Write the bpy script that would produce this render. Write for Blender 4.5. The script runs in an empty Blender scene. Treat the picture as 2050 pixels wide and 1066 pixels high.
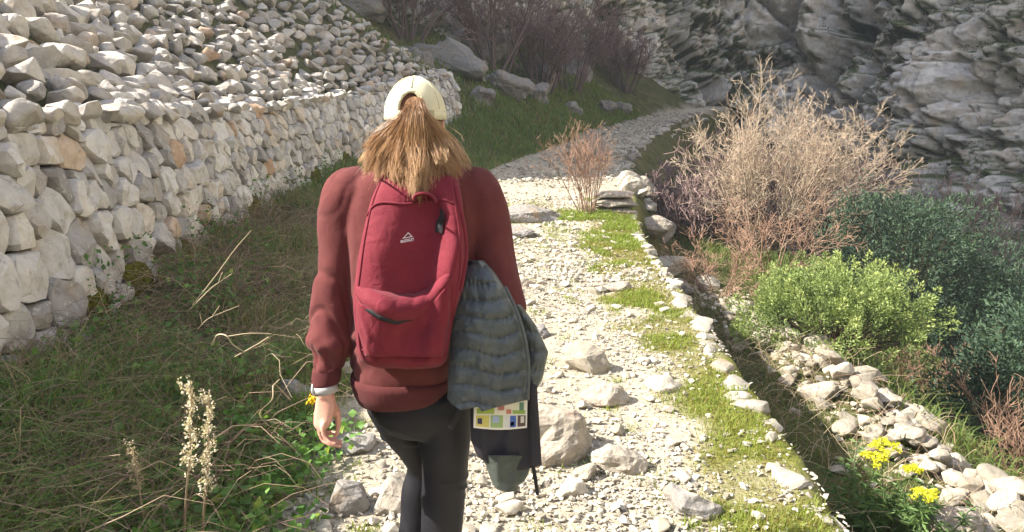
import bpy, bmesh, math, random
import numpy as np
from mathutils import Vector, Matrix, Euler, Quaternion

R = math.radians
scene = bpy.context.scene
COL = scene.collection

# ------------------------------------------------------------------ camera
cam_data = bpy.data.cameras.new('camera')
cam = bpy.data.objects.new('camera', cam_data)
COL.objects.link(cam)
cam.location = (0.0, 0.0, 1.55)
cam.rotation_euler = (R(90 - 10.4), 0, 0)
cam_data.sensor_width = 36.0
cam_data.lens = 36.0 * 1491 / 2050
cam_data.clip_start = 0.05
cam_data.clip_end = 500
scene.camera = cam

# ------------------------------------------------------------------ sky + sun
SUN_EL = R(40)          # height of the sun
SUN_BEHIND = R(4)       # sun stands to the left and a little behind the camera
sun_dir = Vector((-math.cos(SUN_EL) * math.cos(SUN_BEHIND), -math.cos(SUN_EL) * math.sin(SUN_BEHIND), math.sin(SUN_EL)))
world = bpy.data.worlds.new('World')
scene.world = world
world.use_nodes = True
wn = world.node_tree.nodes
sky = wn.new('ShaderNodeTexSky')
sky.sky_type = 'NISHITA'
sky.sun_disc = False
sky.sun_elevation = SUN_EL
sky.sun_rotation = math.atan2(sun_dir.x, sun_dir.y)
sky.air_density = 1.0
sky.dust_density = 2.5
wn['Background'].inputs['Strength'].default_value = 0.10
world.node_tree.links.new(sky.outputs['Color'], wn['Background'].inputs['Color'])
sun_data = bpy.data.lights.new('sun', 'SUN')
sun_data.energy = 5.0
sun_data.angle = R(0.55)
sun_data.color = (1.0, 0.93, 0.81)
sun = bpy.data.objects.new('sun', sun_data)
COL.objects.link(sun)
sun.rotation_euler = sun_dir.to_track_quat('Z', 'Y').to_euler()
sun.location = (-20, -3, 25)
scene.view_settings.view_transform = 'Standard'
scene.view_settings.look = 'None'
scene.view_settings.exposure = 1.8
scene.view_settings.gamma = 1.0
scene.view_settings.use_white_balance = True          # the camera's daylight-in-shade balance
scene.view_settings.white_balance_temperature = 6500
scene.view_settings.white_balance_tint = 10
scene.view_settings.use_curve_mapping = False
scene.render.engine = 'CYCLES'
scene.cycles.use_denoising = True
scene.cycles.adaptive_threshold = 0.02
scene.cycles.max_bounces = 6
scene.cycles.diffuse_bounces = 4
scene.cycles.glossy_bounces = 2
scene.cycles.transparent_max_bounces = 4
scene.cycles.sample_clamp_indirect = 6.0

# ------------------------------------------------------------------ helpers
rng = np.random.default_rng(7)
random.seed(11)

def sm(a, b, x):
    t = np.clip((np.asarray(x, float) - a) / (b - a), 0, 1)
    return t * t * (3 - 2 * t)

def tagged(o, label=None, cat=None, group=None, kind=None):
    if label: o['label'] = label
    if cat: o['category'] = cat
    if group: o['group'] = group
    if kind: o['kind'] = kind
    return o

def link(o, parent=None):
    COL.objects.link(o)
    if parent is not None:
        o.parent = parent
        o.matrix_parent_inverse = PINV.get(parent.name) or Matrix.Identity(4)
    return o

PINV = {}

def empty(name, loc=(0, 0, 0)):
    o = bpy.data.objects.new(name, None)
    o.location = loc
    o.empty_display_size = 0.1
    COL.objects.link(o)
    # children are written in world coordinates
    PINV[o.name] = Matrix.Translation(-Vector(loc))
    return o

def mesh_np(name, V, Fc, mat=None, smooth=False, attrs=None):
    """numpy arrays -> mesh; Fc is one (M,k) array or a list of such arrays"""
    me = bpy.data.meshes.new(name)
    V = np.asarray(V, np.float32)
    if isinstance(Fc, np.ndarray): Fc = [Fc]
    Fc = [f for f in Fc if len(f)]
    nl = sum(f.size for f in Fc); nf = sum(len(f) for f in Fc)
    me.vertices.add(len(V)); me.loops.add(nl); me.polygons.add(nf)
    me.vertices.foreach_set('co', V.ravel())
    me.loops.foreach_set('vertex_index', np.concatenate([f.ravel() for f in Fc]).astype(np.int32))
    tot = np.concatenate([np.full(len(f), f.shape[1]) for f in Fc])
    st = np.concatenate([[0], np.cumsum(tot)[:-1]])
    me.polygons.foreach_set('loop_start', st.astype(np.int32))
    me.polygons.foreach_set('use_smooth', np.full(nf, smooth, bool))
    me.update(calc_edges=True)
    if attrs:
        for k, a in attrs.items():
            a = np.asarray(a, np.float32)
            if a.ndim == 1:
                at = me.attributes.new(k, 'FLOAT', 'POINT'); at.data.foreach_set('value', a)
            else:
                at = me.attributes.new(k, 'FLOAT_COLOR', 'POINT')
                if a.shape[1] == 3: a = np.hstack([a, np.ones((len(a), 1), np.float32)])
                at.data.foreach_set('color', a.ravel())
    if mat is not None: me.materials.append(mat)
    return me

def obj(name, me, parent=None):
    o = bpy.data.objects.new(name, me)
    return link(o, parent)

class Bag:
    """collects pieces of geometry with a per-vertex tint; build() makes ONE mesh object"""
    def __init__(s): s.V = []; s.F3 = []; s.F4 = []; s.C = []; s.n = 0
    def add(s, V, F, c=0.5):
        V = np.asarray(V, np.float32); F = np.asarray(F, np.int64)
        if len(V) == 0: return
        (s.F3 if F.shape[1] == 3 else s.F4).append(F + s.n)
        s.V.append(V)
        c = np.asarray(c, np.float32)
        s.C.append(np.broadcast_to(c, (len(V),)) if c.ndim <= 1 and c.size in (1, len(V)) else c)
        s.n += len(V)
    def build(s, name, mat, parent=None, smooth=False):
        F = []
        if s.F3: F.append(np.concatenate(s.F3))
        if s.F4: F.append(np.concatenate(s.F4))
        me = mesh_np(name, np.concatenate(s.V), F, mat, smooth, {'tint': np.concatenate(s.C)})
        return obj(name, me, parent)

# ---- numpy noise -------------------------------------------------------
def _h(ix, iy, iz, k=0):
    n = (ix * 374761393 + iy * 668265263 + iz * 2147483647 + k * 974711) & 0xffffffff
    n = ((n ^ (n >> 13)) * 1274126177) & 0xffffffff
    n = (n ^ (n >> 16)) * 2246822519 & 0xffffffff
    n = n ^ (n >> 15)
    return (n & 0xffffff) / float(0xffffff)

def vnoise(P, seed=0):
    P = np.asarray(P, float); I = np.floor(P).astype(np.int64); f = P - I
    f = f * f * (3 - 2 * f); r = 0
    for dx in (0, 1):
        wx = f[..., 0] if dx else 1 - f[..., 0]
        for dy in (0, 1):
            wy = f[..., 1] if dy else 1 - f[..., 1]
            for dz in (0, 1):
                wz = f[..., 2] if dz else 1 - f[..., 2]
                r = r + wx * wy * wz * _h(I[..., 0] + dx, I[..., 1] + dy, I[..., 2] + dz, seed)
    return r * 2 - 1

def fbm(P, o=4, seed=0):
    P = np.asarray(P, float); r = 0; a = 1.0
    for i in range(o):
        r = r + a * vnoise(P * 2 ** i + i * 17.3, seed + i); a *= 0.5
    return r

def facets(P, seed=0, tilt=1.0):
    """cell-wise tilted planes: blocky broken rock"""
    P = np.asarray(P, float); I = np.floor(P).astype(np.int64)
    best = np.full(P.shape[:-1], 1e9); sec = best.copy(); val = np.zeros_like(best)
    for dx in (-1, 0, 1):
        for dy in (-1, 0, 1):
            for dz in (-1, 0, 1):
                jx, jy, jz = I[..., 0] + dx, I[..., 1] + dy, I[..., 2] + dz
                sx = jx + _h(jx, jy, jz, seed + 1); sy = jy + _h(jx, jy, jz, seed + 2); sz = jz + _h(jx, jy, jz, seed + 3)
                ex, ey, ez = P[..., 0] - sx, P[..., 1] - sy, P[..., 2] - sz
                d = ex * ex + ey * ey + ez * ez
                v = (_h(jx, jy, jz, seed + 4) - .5) + tilt * (ex * (_h(jx, jy, jz, seed + 5) - .5) + ey * (_h(jx, jy, jz, seed + 6) - .5) + ez * (_h(jx, jy, jz, seed + 7) - .5))
                m = d < best
                sec = np.where(m, best, np.minimum(sec, d))
                val = np.where(m, v, val); best = np.where(m, d, best)
    return val, np.sqrt(sec) - np.sqrt(best)

# ---- materials ---------------------------------------------------------
def new_mat(name, rough=0.8, spec=0.3):
    m = bpy.data.materials.new(name); m.use_nodes = True
    nt = m.node_tree; b = nt.nodes['Principled BSDF']
    b.inputs['Roughness'].default_value = rough
    b.inputs['Specular IOR Level'].default_value = spec
    return m, nt, b

def N(nt, kind, **kw):
    n = nt.nodes.new(kind)
    for k, v in kw.items():
        if k in n.inputs: n.inputs[k].default_value = v
        else: setattr(n, k, v)
    return n

def ramp(nt, fac, stops):
    r = nt.nodes.new('ShaderNodeValToRGB')
    e = r.color_ramp.elements
    while len(e) < len(stops): e.new(0.5)
    for el, (p, c) in zip(e, stops):
        el.position = p; el.color = (*c, 1) if len(c) == 3 else c
    nt.links.new(fac, r.inputs['Fac'])
    return r.outputs['Color']

def mix(nt, fac, a, b, mode='MIX'):
    n = nt.nodes.new('ShaderNodeMix'); n.data_type = 'RGBA'; n.blend_type = mode
    for s, v in ((0, fac), (6, a), (7, b)):
        if isinstance(v, (int, float)): n.inputs[s].default_value = v
        elif isinstance(v, tuple): n.inputs[s].default_value = (*v, 1)
        else: nt.links.new(v, n.inputs[s])
    return n.outputs[2]

def noise(nt, scale, detail=4, rough=0.55, vec=None, dist=0.0):
    n = N(nt, 'ShaderNodeTexNoise', Scale=scale, Detail=detail, Roughness=rough, Distortion=dist)
    if vec is not None: nt.links.new(vec, n.inputs['Vector'])
    return n.outputs['Fac']

def bump(nt, b, h, strength, dist):
    n = N(nt, 'ShaderNodeBump', Strength=strength, Distance=dist)
    nt.links.new(h, n.inputs['Height'])
    nt.links.new(n.outputs['Normal'], b.inputs['Normal'])
    return n

def geo_pos(nt):
    return nt.nodes.new('ShaderNodeNewGeometry').outputs['Position']

def rnd_value(nt, per_object):
    if per_object: return nt.nodes.new('ShaderNodeObjectInfo').outputs['Random']
    a = nt.nodes.new('ShaderNodeAttribute'); a.attribute_name = 'tint'
    return a.outputs['Fac']

def rock_mat(name, stops, per_object, scale=1.0, lichen=0.35, bump_s=0.5, bump_d=0.02, stain=(0.30, 0.19, 0.10), stain_amt=0.5):
    """weathered limestone: tone by stone, mottling, pale lichen spots, ochre stains, pitted relief"""
    m, nt, b = new_mat(name, 0.88, 0.2)
    p = geo_pos(nt)
    r = rnd_value(nt, per_object)
    base = ramp(nt, r, stops)
    n1 = noise(nt, 9 * scale, 6, 0.65, p)
    c = mix(nt, 0.75, base, ramp(nt, n1, [(0.28, (0.66, 0.65, 0.63)), (0.52, (1, 1, 1)), (0.75, (1.22, 1.2, 1.15))]), 'MULTIPLY')
    n2 = noise(nt, 3.0 * scale, 3, 0.5, p)
    c = mix(nt, ramp(nt, n2, [(0.56, (0, 0, 0)), (0.72, (stain_amt,) * 3)]), c, stain)
    n3 = noise(nt, 26 * scale, 3, 0.5, p)
    c = mix(nt, ramp(nt, n3, [(0.60, (0, 0, 0)), (0.66, (lichen,) * 3)]), c, (0.50, 0.49, 0.45))
    n4 = noise(nt, 14 * scale, 4, 0.6, p, 1.0)
    c = mix(nt, ramp(nt, n4, [(0.30, (0.4,) * 3), (0.40, (0, 0, 0))]), c, (0.13, 0.12, 0.11))
    nt.links.new(c, b.inputs['Base Color'])
    vor = N(nt, 'ShaderNodeTexVoronoi', Scale=16 * scale); nt.links.new(p, vor.inputs['Vector'])
    h = mix(nt, 0.35, n1, vor.outputs['Distance'])
    bump(nt, b, h, bump_s, bump_d)
    return m

def plain_mat(name, color, rough=0.8, spec=0.2, var=0.25, scale=20, trans=0.0, bump_s=0, bump_d=0.01):
    m, nt, b = new_mat(name, rough, spec)
    n = noise(nt, scale, 4, 0.6, geo_pos(nt))
    lo = tuple(c * (1 - var) for c in color); hi = tuple(min(1, c * (1 + var)) for c in color)
    nt.links.new(ramp(nt, n, [(0.3, lo), (0.7, hi)]), b.inputs['Base Color'])
    if bump_s: bump(nt, b, n, bump_s, bump_d)
    return m

def leaf_mat(name, stops, rough=0.55, trans=0.35, spec=0.25, per_object=False):
    """leaves and blades: colour by tint, light passes through"""
    m, nt, b = new_mat(name, rough, spec)
    c = ramp(nt, rnd_value(nt, per_object), stops)
    nt.links.new(c, b.inputs['Base Color'])
    if trans:
        t = nt.nodes.new('ShaderNodeBsdfTranslucent')
        nt.links.new(mix(nt, 1.0, c, (1.25, 1.3, 0.7), 'MULTIPLY'), t.inputs['Color'])
        mx = N(nt, 'ShaderNodeMixShader'); mx.inputs[0].default_value = trans
        nt.links.new(b.outputs[0], mx.inputs[1]); nt.links.new(t.outputs[0], mx.inputs[2])
        nt.links.new(mx.outputs[0], nt.nodes['Material Output'].inputs['Surface'])
    return m

# ------------------------------------------------------------------ plan of the place
_Y = np.array([-4, 1.0, 2.68, 4.69, 6.73, 10.5, 13.7, 17.2, 20, 25, 32, 38, 46, 60.])
XR = np.array([1.2, 1.25, 1.32, 1.49, 1.64, 1.89, 2.2, 2.5, 3.0, 4.3, 6.5, 8.8, 13, 20])       # right edge of the path
XL = np.array([-.95, -.95, -.95, -1.0, -1.05, -1.1, -1.0, -.75, .1, 2.0, 4.4, 6.8, 11, 18])    # left edge of the path
_WY = np.array([-4, 1, 3.4, 7, 10.5, 15, 18, 21, 26.])
XW = np.array([-2.05, -2.15, -2.45, -3.0, -3.35, -3.2, -2.45, -1.4, 0.2])                    # foot of the dry stone wall
ZW = np.array([.18, .22, .30, .42, .52, .9, 1.3, 1.75, 2.4])

def xr(y): return np.interp(y, _Y, XR)
def xl(y): return np.interp(y, _Y, XL)
def xw(y): return np.interp(y, _WY, XW)
def zw(y): return np.interp(y, _WY, ZW)
def zp(y):
    y = np.asarray(y, float)
    return 0.08 * np.where(y < 8.5, 0, np.where(y < 12, (y - 8.5) ** 2 / 7, y - 10.25))

WALL_H = 1.38

def ground_z(x, y):
    x = np.asarray(x, float); y = np.asarray(y, float)
    P = np.stack([x, y, np.zeros_like(x)], -1)
    p = zp(y)
    z = p + 0.02 * fbm(P * 1.7, 3, 5)
    # left verge climbing to the foot of the wall
    a = xl(y); w = xw(y); b = zw(y)
    far = sm(20, 23, y)
    t = np.clip((a - x) / np.maximum(a - w, .3), 0, 4)
    verge = p + (b - p) * (0.25 * sm(0, .25, t) + 0.75 * sm(0.1, 1, t)) + 0.05 * fbm(P * 1.3, 3, 9) * sm(0, .3, t)
    back = w - x
    crest = np.interp(y, [0, 20.3, 21.2], [5.3, 5.3, .3])
    up = (b + WALL_H - .12) + .72 * np.minimum(np.maximum(back - .5, 0), crest) + .25 * np.maximum(back - .5 - crest, 0)
    left = np.where(back > .46, up, verge)
    bank = p + .62 * (a - x) + .22 * fbm(P * .6, 4, 3)
    left = left * (1 - far) + bank * far
    z = np.where(x < a, left, z)
    # right: over the edge of the retaining wall, shelf, rubble ridge, gully
    e = x - xr(y)
    drop = np.interp(y, [0, 9, 14, 18, 60], [.92, .90, .98, 1.6, 2.2])
    shelf = p - drop - .10 * np.clip(e - .2, 0, 9) + .09 * fbm(P * 1.1, 4, 21)
    ridge = x - 3.25
    shelf = shelf + .12 * np.exp(-(ridge / .4) ** 2) * sm(10, 8, y)
    gul = np.maximum(ridge - .6 - 1.7 * sm(9.3, 11.8, y), 0)
    shelf = shelf - .72 * gul + .25 * fbm(P * .5, 4, 31) * sm(0, 1.5, gul)
    shelf = np.maximum(shelf, -5.5 + .5 * fbm(P * .25, 3, 8))
    k = sm(.02, 1, e / np.interp(y, [0, 12.5, 14.5, 20], [.14, .14, 1.0, 2.2]))
    z = np.where(e > 0, p * (1 - k) + shelf * k, z)
    return z
# ------------------------------------------------------------------ ground sheet
def spaced(knots):
    out = []
    for (a, b, d) in knots: out.append(np.arange(a, b, d))
    return np.concatenate(out + [[knots[-1][1]]])
gx = spaced([(-40, -14, 2.0), (-14, -6, .5), (-6, -3.6, .15), (-3.6, 4.2, .07), (4.2, 9, .22), (9, 20, .6), (20, 44, 2.)])
gy = spaced([(-60, -4, 3.5), (-4, 1.5, .3), (1.5, 9, .075), (9, 15, .14), (15, 26, .25), (26, 62, .8)])
GX, GY = np.meshgrid(gx, gy)
GZ = ground_z(GX, GY)
nx, ny = len(gx), len(gy)
ii = np.arange((ny - 1) * nx).reshape(ny - 1, nx)[:, :-1].ravel()
GF = np.stack([ii, ii + 1, ii + nx + 1, ii + nx], 1)

def grass_strip(x, y):
    """how grassy the right border of the path is (0..1)"""
    e = xr(y) - x
    P = np.stack([np.asarray(x, float), np.asarray(y, float), np.zeros_like(np.asarray(x, float))], -1)
    w = np.interp(y, [0, 3, 4.5, 8, 11, 13, 14.5], [.45, .5, .62, .8, 1.05, 1.1, .3])
    m = sm(1.12, .55, e / w + .45 * fbm(P * 2.1, 3, 77)) * sm(-.25, .0, e)
    m = m * (.62 + .38 * sm(-.45, .15, fbm(P * 2.6, 4, 201)))
    return m * sm(15, 13.5, y)

pathm = sm(-.12, .10, np.minimum(GX - xl(GY), xr(GY) - GX) + .12 * fbm(np.stack([GX * 3, GY * 3, GX * 0], -1), 3, 4))
grassm = np.clip(grass_strip(GX, GY), 0, 1)
ground_mat, nt, b = new_mat('earth_and_trodden_limestone', 0.95, 0.1)
p_ = geo_pos(nt)
at1 = nt.nodes.new('ShaderNodeAttribute'); at1.attribute_name = 'path'
at2 = nt.nodes.new('ShaderNodeAttribute'); at2.attribute_name = 'grassy'
n1 = noise(nt, 2.2, 6, .65, p_); n2 = noise(nt, 40, 5, .7, p_)
soil = ramp(nt, n1, [(.3, (.05, .055, .022)), (.5, (.085, .09, .035)), (.7, (.15, .12, .065))])
chalk = ramp(nt, n2, [(.25, (.24, .20, .14)), (.5, (.40, .355, .275)), (.75, (.54, .49, .40))])
turf = ramp(nt, noise(nt, 9, 5, .7, p_), [(.3, (.16, .13, .055)), (.55, (.17, .185, .04)), (.75, (.30, .27, .14))])
c = mix(nt, at1.outputs['Fac'], soil, chalk)
c = mix(nt, at2.outputs['Fac'], c, turf)
nt.links.new(c, b.inputs['Base Color'])
bump(nt, b, n2, .8, .03)
me = mesh_np('ground', np.stack([GX, GY, GZ], -1).reshape(-1, 3), GF, ground_mat, True, {'path': pathm.ravel(), 'grassy': grassm.ravel()})
ground = tagged(obj('ground', me), kind='structure')

# ------------------------------------------------------------------ hillside and cliffs round the gorge
cp = np.array([(-60, 16), (-10.6, 15.0), (-8.6, 20.3), (-4.6, 23.4), (-1.6, 26), (.6, 30), (3.2, 35), (6, 41), (11, 47), (16, 47), (20.5, 41), (23, 33), (24, 25), (25, 16), (27, 5), (29, -12), (24, -28), (8, -40), (-14, -42), (-34, -36.)])
seg = np.r_[0, np.cumsum(np.hypot(*np.diff(cp, axis=0).T))]
def curve_at(s):
    return np.stack([np.interp(s, seg, cp[:, 0]), np.interp(s, seg, cp[:, 1])], -1)
s_vis0, s_vis1 = seg[2], seg[12]
S = np.concatenate([np.linspace(0, seg[2], 40)[:-1], np.linspace(seg[2], seg[12], 520)[:-1], np.linspace(seg[12], seg[-1], 80)])
Hh = np.concatenate([np.linspace(-6, 12.5, 165)[:-1], np.linspace(12.5, 46, 30)])
SS, HH = np.meshgrid(S, Hh)
C0 = sum(curve_at(SS + d) for d in (-2, -1, 0, 1, 2)) / 5
T = curve_at(SS + 2.5) - curve_at(SS - 2.5)
T /= np.linalg.norm(T, axis=-1, keepdims=True) + 1e-9
OUT = np.stack([-T[..., 1], T[..., 0]], -1)            # away from the gorge
sn = (SS - seg[2]) / (seg[12] - seg[2])
slope_lo = np.interp(SS, [0, seg[2], seg[6], seg[8], seg[10], seg[12], seg[-1]], [.0, .05, .75, .8, .45, .75, 1.1])   # setback per metre, low part
slope_hi = np.interp(SS, [0, seg[2], seg[6], seg[8], seg[10], seg[12], seg[-1]], [.0, .05, .5, .3, .28, .55, .8])
brk = np.interp(SS, [0, seg[6], seg[8], seg[12]], [3, 3, 1.0, 4.5])
back = slope_lo * np.minimum(HH, brk) + slope_hi * np.maximum(HH - brk, 0)
X = C0[..., 0] + OUT[..., 0] * back; Y = C0[..., 1] + OUT[..., 1] * back
P = np.stack([X, Y, HH], -1)
Q = P + .5 * np.stack([fbm(P * .7, 3, 1), fbm(P * .7, 3, 2), fbm(P * .7, 3, 3)], -1)
lean = Q.copy(); lean[..., 0] += .28 * Q[..., 2]; lean[..., 1] += .1 * Q[..., 2]
f1, c1 = facets(lean * np.array([.20, .20, .13]), 11, 1.0)
f2, c2 = facets(lean * np.array([.50, .50, .38]), 31, 1.0)
f3, c3 = facets(lean * np.array([1.15, 1.15, .95]), 51, 1.1)
f4, c4 = facets(Q * 2.6, 81, 1.0)
D = (2.2 * f1 + 1.0) * sm(0, .22, c1) + (1.1 * f2 + .55) * sm(0, .22, c2) + (.55 * f3 + .3) * sm(0, .24, c3) + (.22 * f4 + .12) * sm(0, .3, c4) + 1.2 * fbm(P * .12, 3, 61) + .16 * fbm(P * 2.5, 3, 71) - 1.0 - .8 * np.exp(-(c1 / .045) ** 2) - .55 * np.exp(-(c2 / .05) ** 2) - .2 * np.exp(-(c3 / .06) ** 2)
# the dark cleft that splits the far cliff from the top down
cleft = (SS - (seg[9] + 2.2)) - .18 * (HH - 2) - .6 * fbm(P * .3, 2, 5)
D = D - 4.5 * np.exp(-(cleft / .9) ** 2) * sm(.5, 3, HH)
# rough rib bulging beside it
rib = (SS - (seg[10] + 3.0)) + .25 * HH
D = D + 2.0 * np.exp(-(rib / 2.2) ** 2) * sm(11, 4, HH)
soft = np.interp(SS, [seg[3], seg[5], seg[7], seg[8]], [.35, .6, .8, 1.0])
D = D * soft
X = X - OUT[..., 0] * D; Y = Y - OUT[..., 1] * D; Z = HH + .15 * D
# grassy ledges: where the surface lies flat, mostly on the hillside left of the path
nS, nH = len(S), len(Hh)
V3 = np.stack([X, Y, Z], -1)
du = np.gradient(V3, axis=1); dv = np.gradient(V3, axis=0)
nr = np.cross(du, dv); nr /= np.linalg.norm(nr, axis=-1, keepdims=True) + 1e-9
flat = np.abs(nr[..., 2])
hillside = np.interp(SS, [seg[2], seg[4], seg[7], seg[8], seg[11], seg[12]], [.9, .95, .55, .2, .12, .15])
green = sm(.50, .78, flat + .45 * fbm(P * .35, 4, 91) + .35 * (hillside - .5) + .25 * sm(4, 0, HH) * (hillside > .3))
crev = np.clip(np.exp(-(c1 / .06) ** 2) + .7 * np.exp(-(c2 / .07) ** 2), 0, 1)
ii = np.arange((nH - 1) * nS).reshape(nH - 1, nS)[:, :-1].ravel()
FF = np.stack([ii, ii + 1, ii + nS + 1, ii + nS], 1)
cliff_mat, nt, b = new_mat('weathered_limestone_cliff', 0.95, 0.1)
p_ = geo_pos(nt)
at1 = nt.nodes.new('ShaderNodeAttribute'); at1.attribute_name = 'green'
n1 = noise(nt, .5, 7, .65, p_, .6); n2 = noise(nt, 3.2, 7, .7, p_, .4); n3 = noise(nt, 1.1, 5, .6, p_)
rock = ramp(nt, n1, [(.25, (.40, .375, .34)), (.5, (.58, .545, .495)), (.75, (.72, .68, .62))])
rock = mix(nt, .8, rock, ramp(nt, n2, [(.3, (.55, .54, .53)), (.5, (1, 1, 1)), (.72, (1.25, 1.22, 1.17))]), 'MULTIPLY')
rock = mix(nt, ramp(nt, n3, [(.50, (0, 0, 0)), (.66, (.6, .6, .6))]), rock, (.48, .37, .25))
veg = ramp(nt, n2, [(.3, (.04, .06, .02)), (.5, (.07, .095, .03)), (.7, (.13, .115, .055))])
c = mix(nt, at1.outputs['Fac'], rock, veg)
nt.links.new(c, b.inputs['Base Color'])
vor = N(nt, 'ShaderNodeTexVoronoi', Scale=2.6, feature='DISTANCE_TO_EDGE'); nt.links.new(p_, vor.inputs['Vector'])
h = mix(nt, .5, n2, vor.outputs['Distance'])
bump(nt, b, h, 1.0, .16)
me = mesh_np('cliff', V3.reshape(-1, 3), FF, cliff_mat, True, {'green': green.ravel()})
cliff = tagged(obj('cliff', me), kind='structure')
CLIFF_V = V3; CLIFF_N = nr; CLIFF_GREEN = green
# ------------------------------------------------------------------ stone prototypes
def hull_stone(seed, flat=1.0, npts=18, bevel=.07, noisy=.0, power=.55, cuts=1):
    """an angular broken limestone lump about 1 m across; returns (verts, tris)"""
    r = random.Random(seed)
    bm = bmesh.new()
    for i in range(npts):
        v = Vector((r.gauss(0, 1), r.gauss(0, 1), r.gauss(0, 1))).normalized()
        k = .5 * (r.uniform(.72, 1.0))
        # squarish superellipsoid so that the lumps look like blocks rather than balls
        q = (abs(v.x) ** 3 + abs(v.y) ** 3 + abs(v.z) ** 3) ** (-1 / 3)
        v = v * (q * power + (1 - power)) * k
        v.z *= flat
        bm.verts.new(v)
    res = bmesh.ops.convex_hull(bm, input=bm.verts)
    bmesh.ops.delete(bm, geom=[g for g in bm.verts if not g.link_faces], context='VERTS')
    bmesh.ops.dissolve_limit(bm, angle_limit=R(14), verts=bm.verts, edges=bm.edges)
    if bevel:
        bmesh.ops.bevel(bm, geom=list(bm.edges), offset=bevel, segments=1, affect='EDGES', profile=.6, clamp_overlap=True)
    if noisy:
        bmesh.ops.triangulate(bm, faces=bm.faces)
        bmesh.ops.subdivide_edges(bm, edges=bm.edges, cuts=cuts, use_grid_fill=True)
        co = np.array([v.co[:] for v in bm.verts])
        dd = fbm(co * 3.2 + seed, 4, seed) * noisy
        for v, d in zip(bm.verts, dd): v.co += v.co.normalized() * float(d)
    bmesh.ops.triangulate(bm, faces=bm.faces)
    V = np.array([v.co[:] for v in bm.verts]); bm.verts.index_update()
    F = np.array([[l.vert.index for l in f.loops] for f in bm.faces])
    bm.free()
    return V, F

PEB = [hull_stone(100 + i, .7, 9, 0, 0) for i in range(12)]                 # pebbles
MID = [hull_stone(200 + i, .75, 15, .06, 0) for i in range(12)]              # fist to head size
BIG = [hull_stone(300 + i, .8, 17, .05, .035) for i in range(10)]            # boulders

def rot_m(r, tilt=math.pi):
    return np.array(Euler((r.uniform(-tilt, tilt), r.uniform(-tilt, tilt), r.uniform(0, 6.283))).to_matrix())

def place(Vp, loc, size, rot):
    return (Vp * np.asarray(size)) @ rot.T + np.asarray(loc)

STONE_TONES = [(0, (.27, .26, .25)), (.3, (.40, .385, .37)), (.6, (.49, .47, .45)), (.90, (.58, .56, .535)), (.96, (.52, .46, .39)), (1.0, (.42, .28, .18))]
stone_obj_mat = rock_mat('limestone_blocks', STONE_TONES, True, 1.0, .6, .9, .03, (.36, .26, .16), .45)
stone_bag_mat = rock_mat('limestone_blocks_far', STONE_TONES, False, 1.0, .6, .9, .03, (.36, .26, .16), .45)
PALE = [(0, (.28, .25, .20)), (.4, (.38, .345, .285)), (.8, (.46, .425, .36)), (1, (.56, .52, .45))]
rubble_mat = rock_mat('rubble_limestone', [(0, (.20, .18, .145)), (.4, (.28, .25, .205)), (.8, (.36, .325, .27)), (1, (.44, .40, .34))], True, 1.4, .25, .6, .02, (.24, .17, .10), .4)
pale_obj_mat = rock_mat('path_stones', PALE, True, 1.5, .2, .4, .01, (.30, .22, .13), .3)
gravel_mat, nt, b = new_mat('broken_limestone_gravel', .9, .15)
nt.links.new(mix(nt, .6, ramp(nt, rnd_value(nt, False), [(0, (.24, .215, .175)), (.35, (.37, .34, .285)), (.75, (.46, .43, .37)), (1, (.57, .54, .485))]),
                 ramp(nt, noise(nt, 60, 3, .6, geo_pos(nt)), [(.3, (.65, .63, .6)), (.6, (1.1, 1.1, 1.08))]), 'MULTIPLY'), b.inputs['Base Color'])
bump(nt, b, noise(nt, 120, 3, .6, geo_pos(nt)), .5, .004)

def pix(V):
    """distance-scaled size helper: rough share of the picture a point has"""
    q = np.asarray(V, float)
    return q[..., 1]

# ------------------------------------------------------------------ dry stone wall, stone by stone
def clip_poly(poly, n, d):
    out = []
    for i in range(len(poly)):
        a, b2 = poly[i], poly[(i + 1) % len(poly)]
        da = a[0] * n[0] + a[1] * n[1] - d; db = b2[0] * n[0] + b2[1] * n[1] - d
        if da <= 0: out.append(a)
        if (da < 0) != (db < 0) and da != db:
            t = da / (da - db); out.append((a[0] + t * (b2[0] - a[0]), a[1] + t * (b2[1] - a[1])))
    return out

def cells(seeds, weights, reach):
    """cells of an (anisotropic) Voronoi diagram as polygons"""
    res = []
    S_ = np.array(seeds)
    for i, (sx, sy) in enumerate(seeds):
        poly = [(sx - reach, sy - reach), (sx + reach, sy - reach), (sx + reach, sy + reach), (sx - reach, sy + reach)]
        d2 = np.hypot(S_[:, 0] - sx, S_[:, 1] - sy)
        for j in np.argsort(d2)[1:22]:
            if d2[j] > reach * 2: break
            n = (S_[j, 0] - sx, S_[j, 1] - sy)
            m = .5 + .5 * (weights[i] - weights[j]) / max(d2[j] ** 2, 1e-6)
            m = min(max(m, .3), .7)
            poly = clip_poly(poly, n, n[0] * (sx + n[0] * m) + n[1] * (sy + n[1] * m))
            if not poly: break
        if poly: poly = clip_poly(poly, (0, 1), WALL_H + .08 + .10 * math.sin(sx * 3.1 + 1) * math.sin(sx * 1.3) + .06 * math.sin(sx * 9))
        if poly: poly = clip_poly(poly, (0, -1), .05)
        res.append(poly)
    return res

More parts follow.
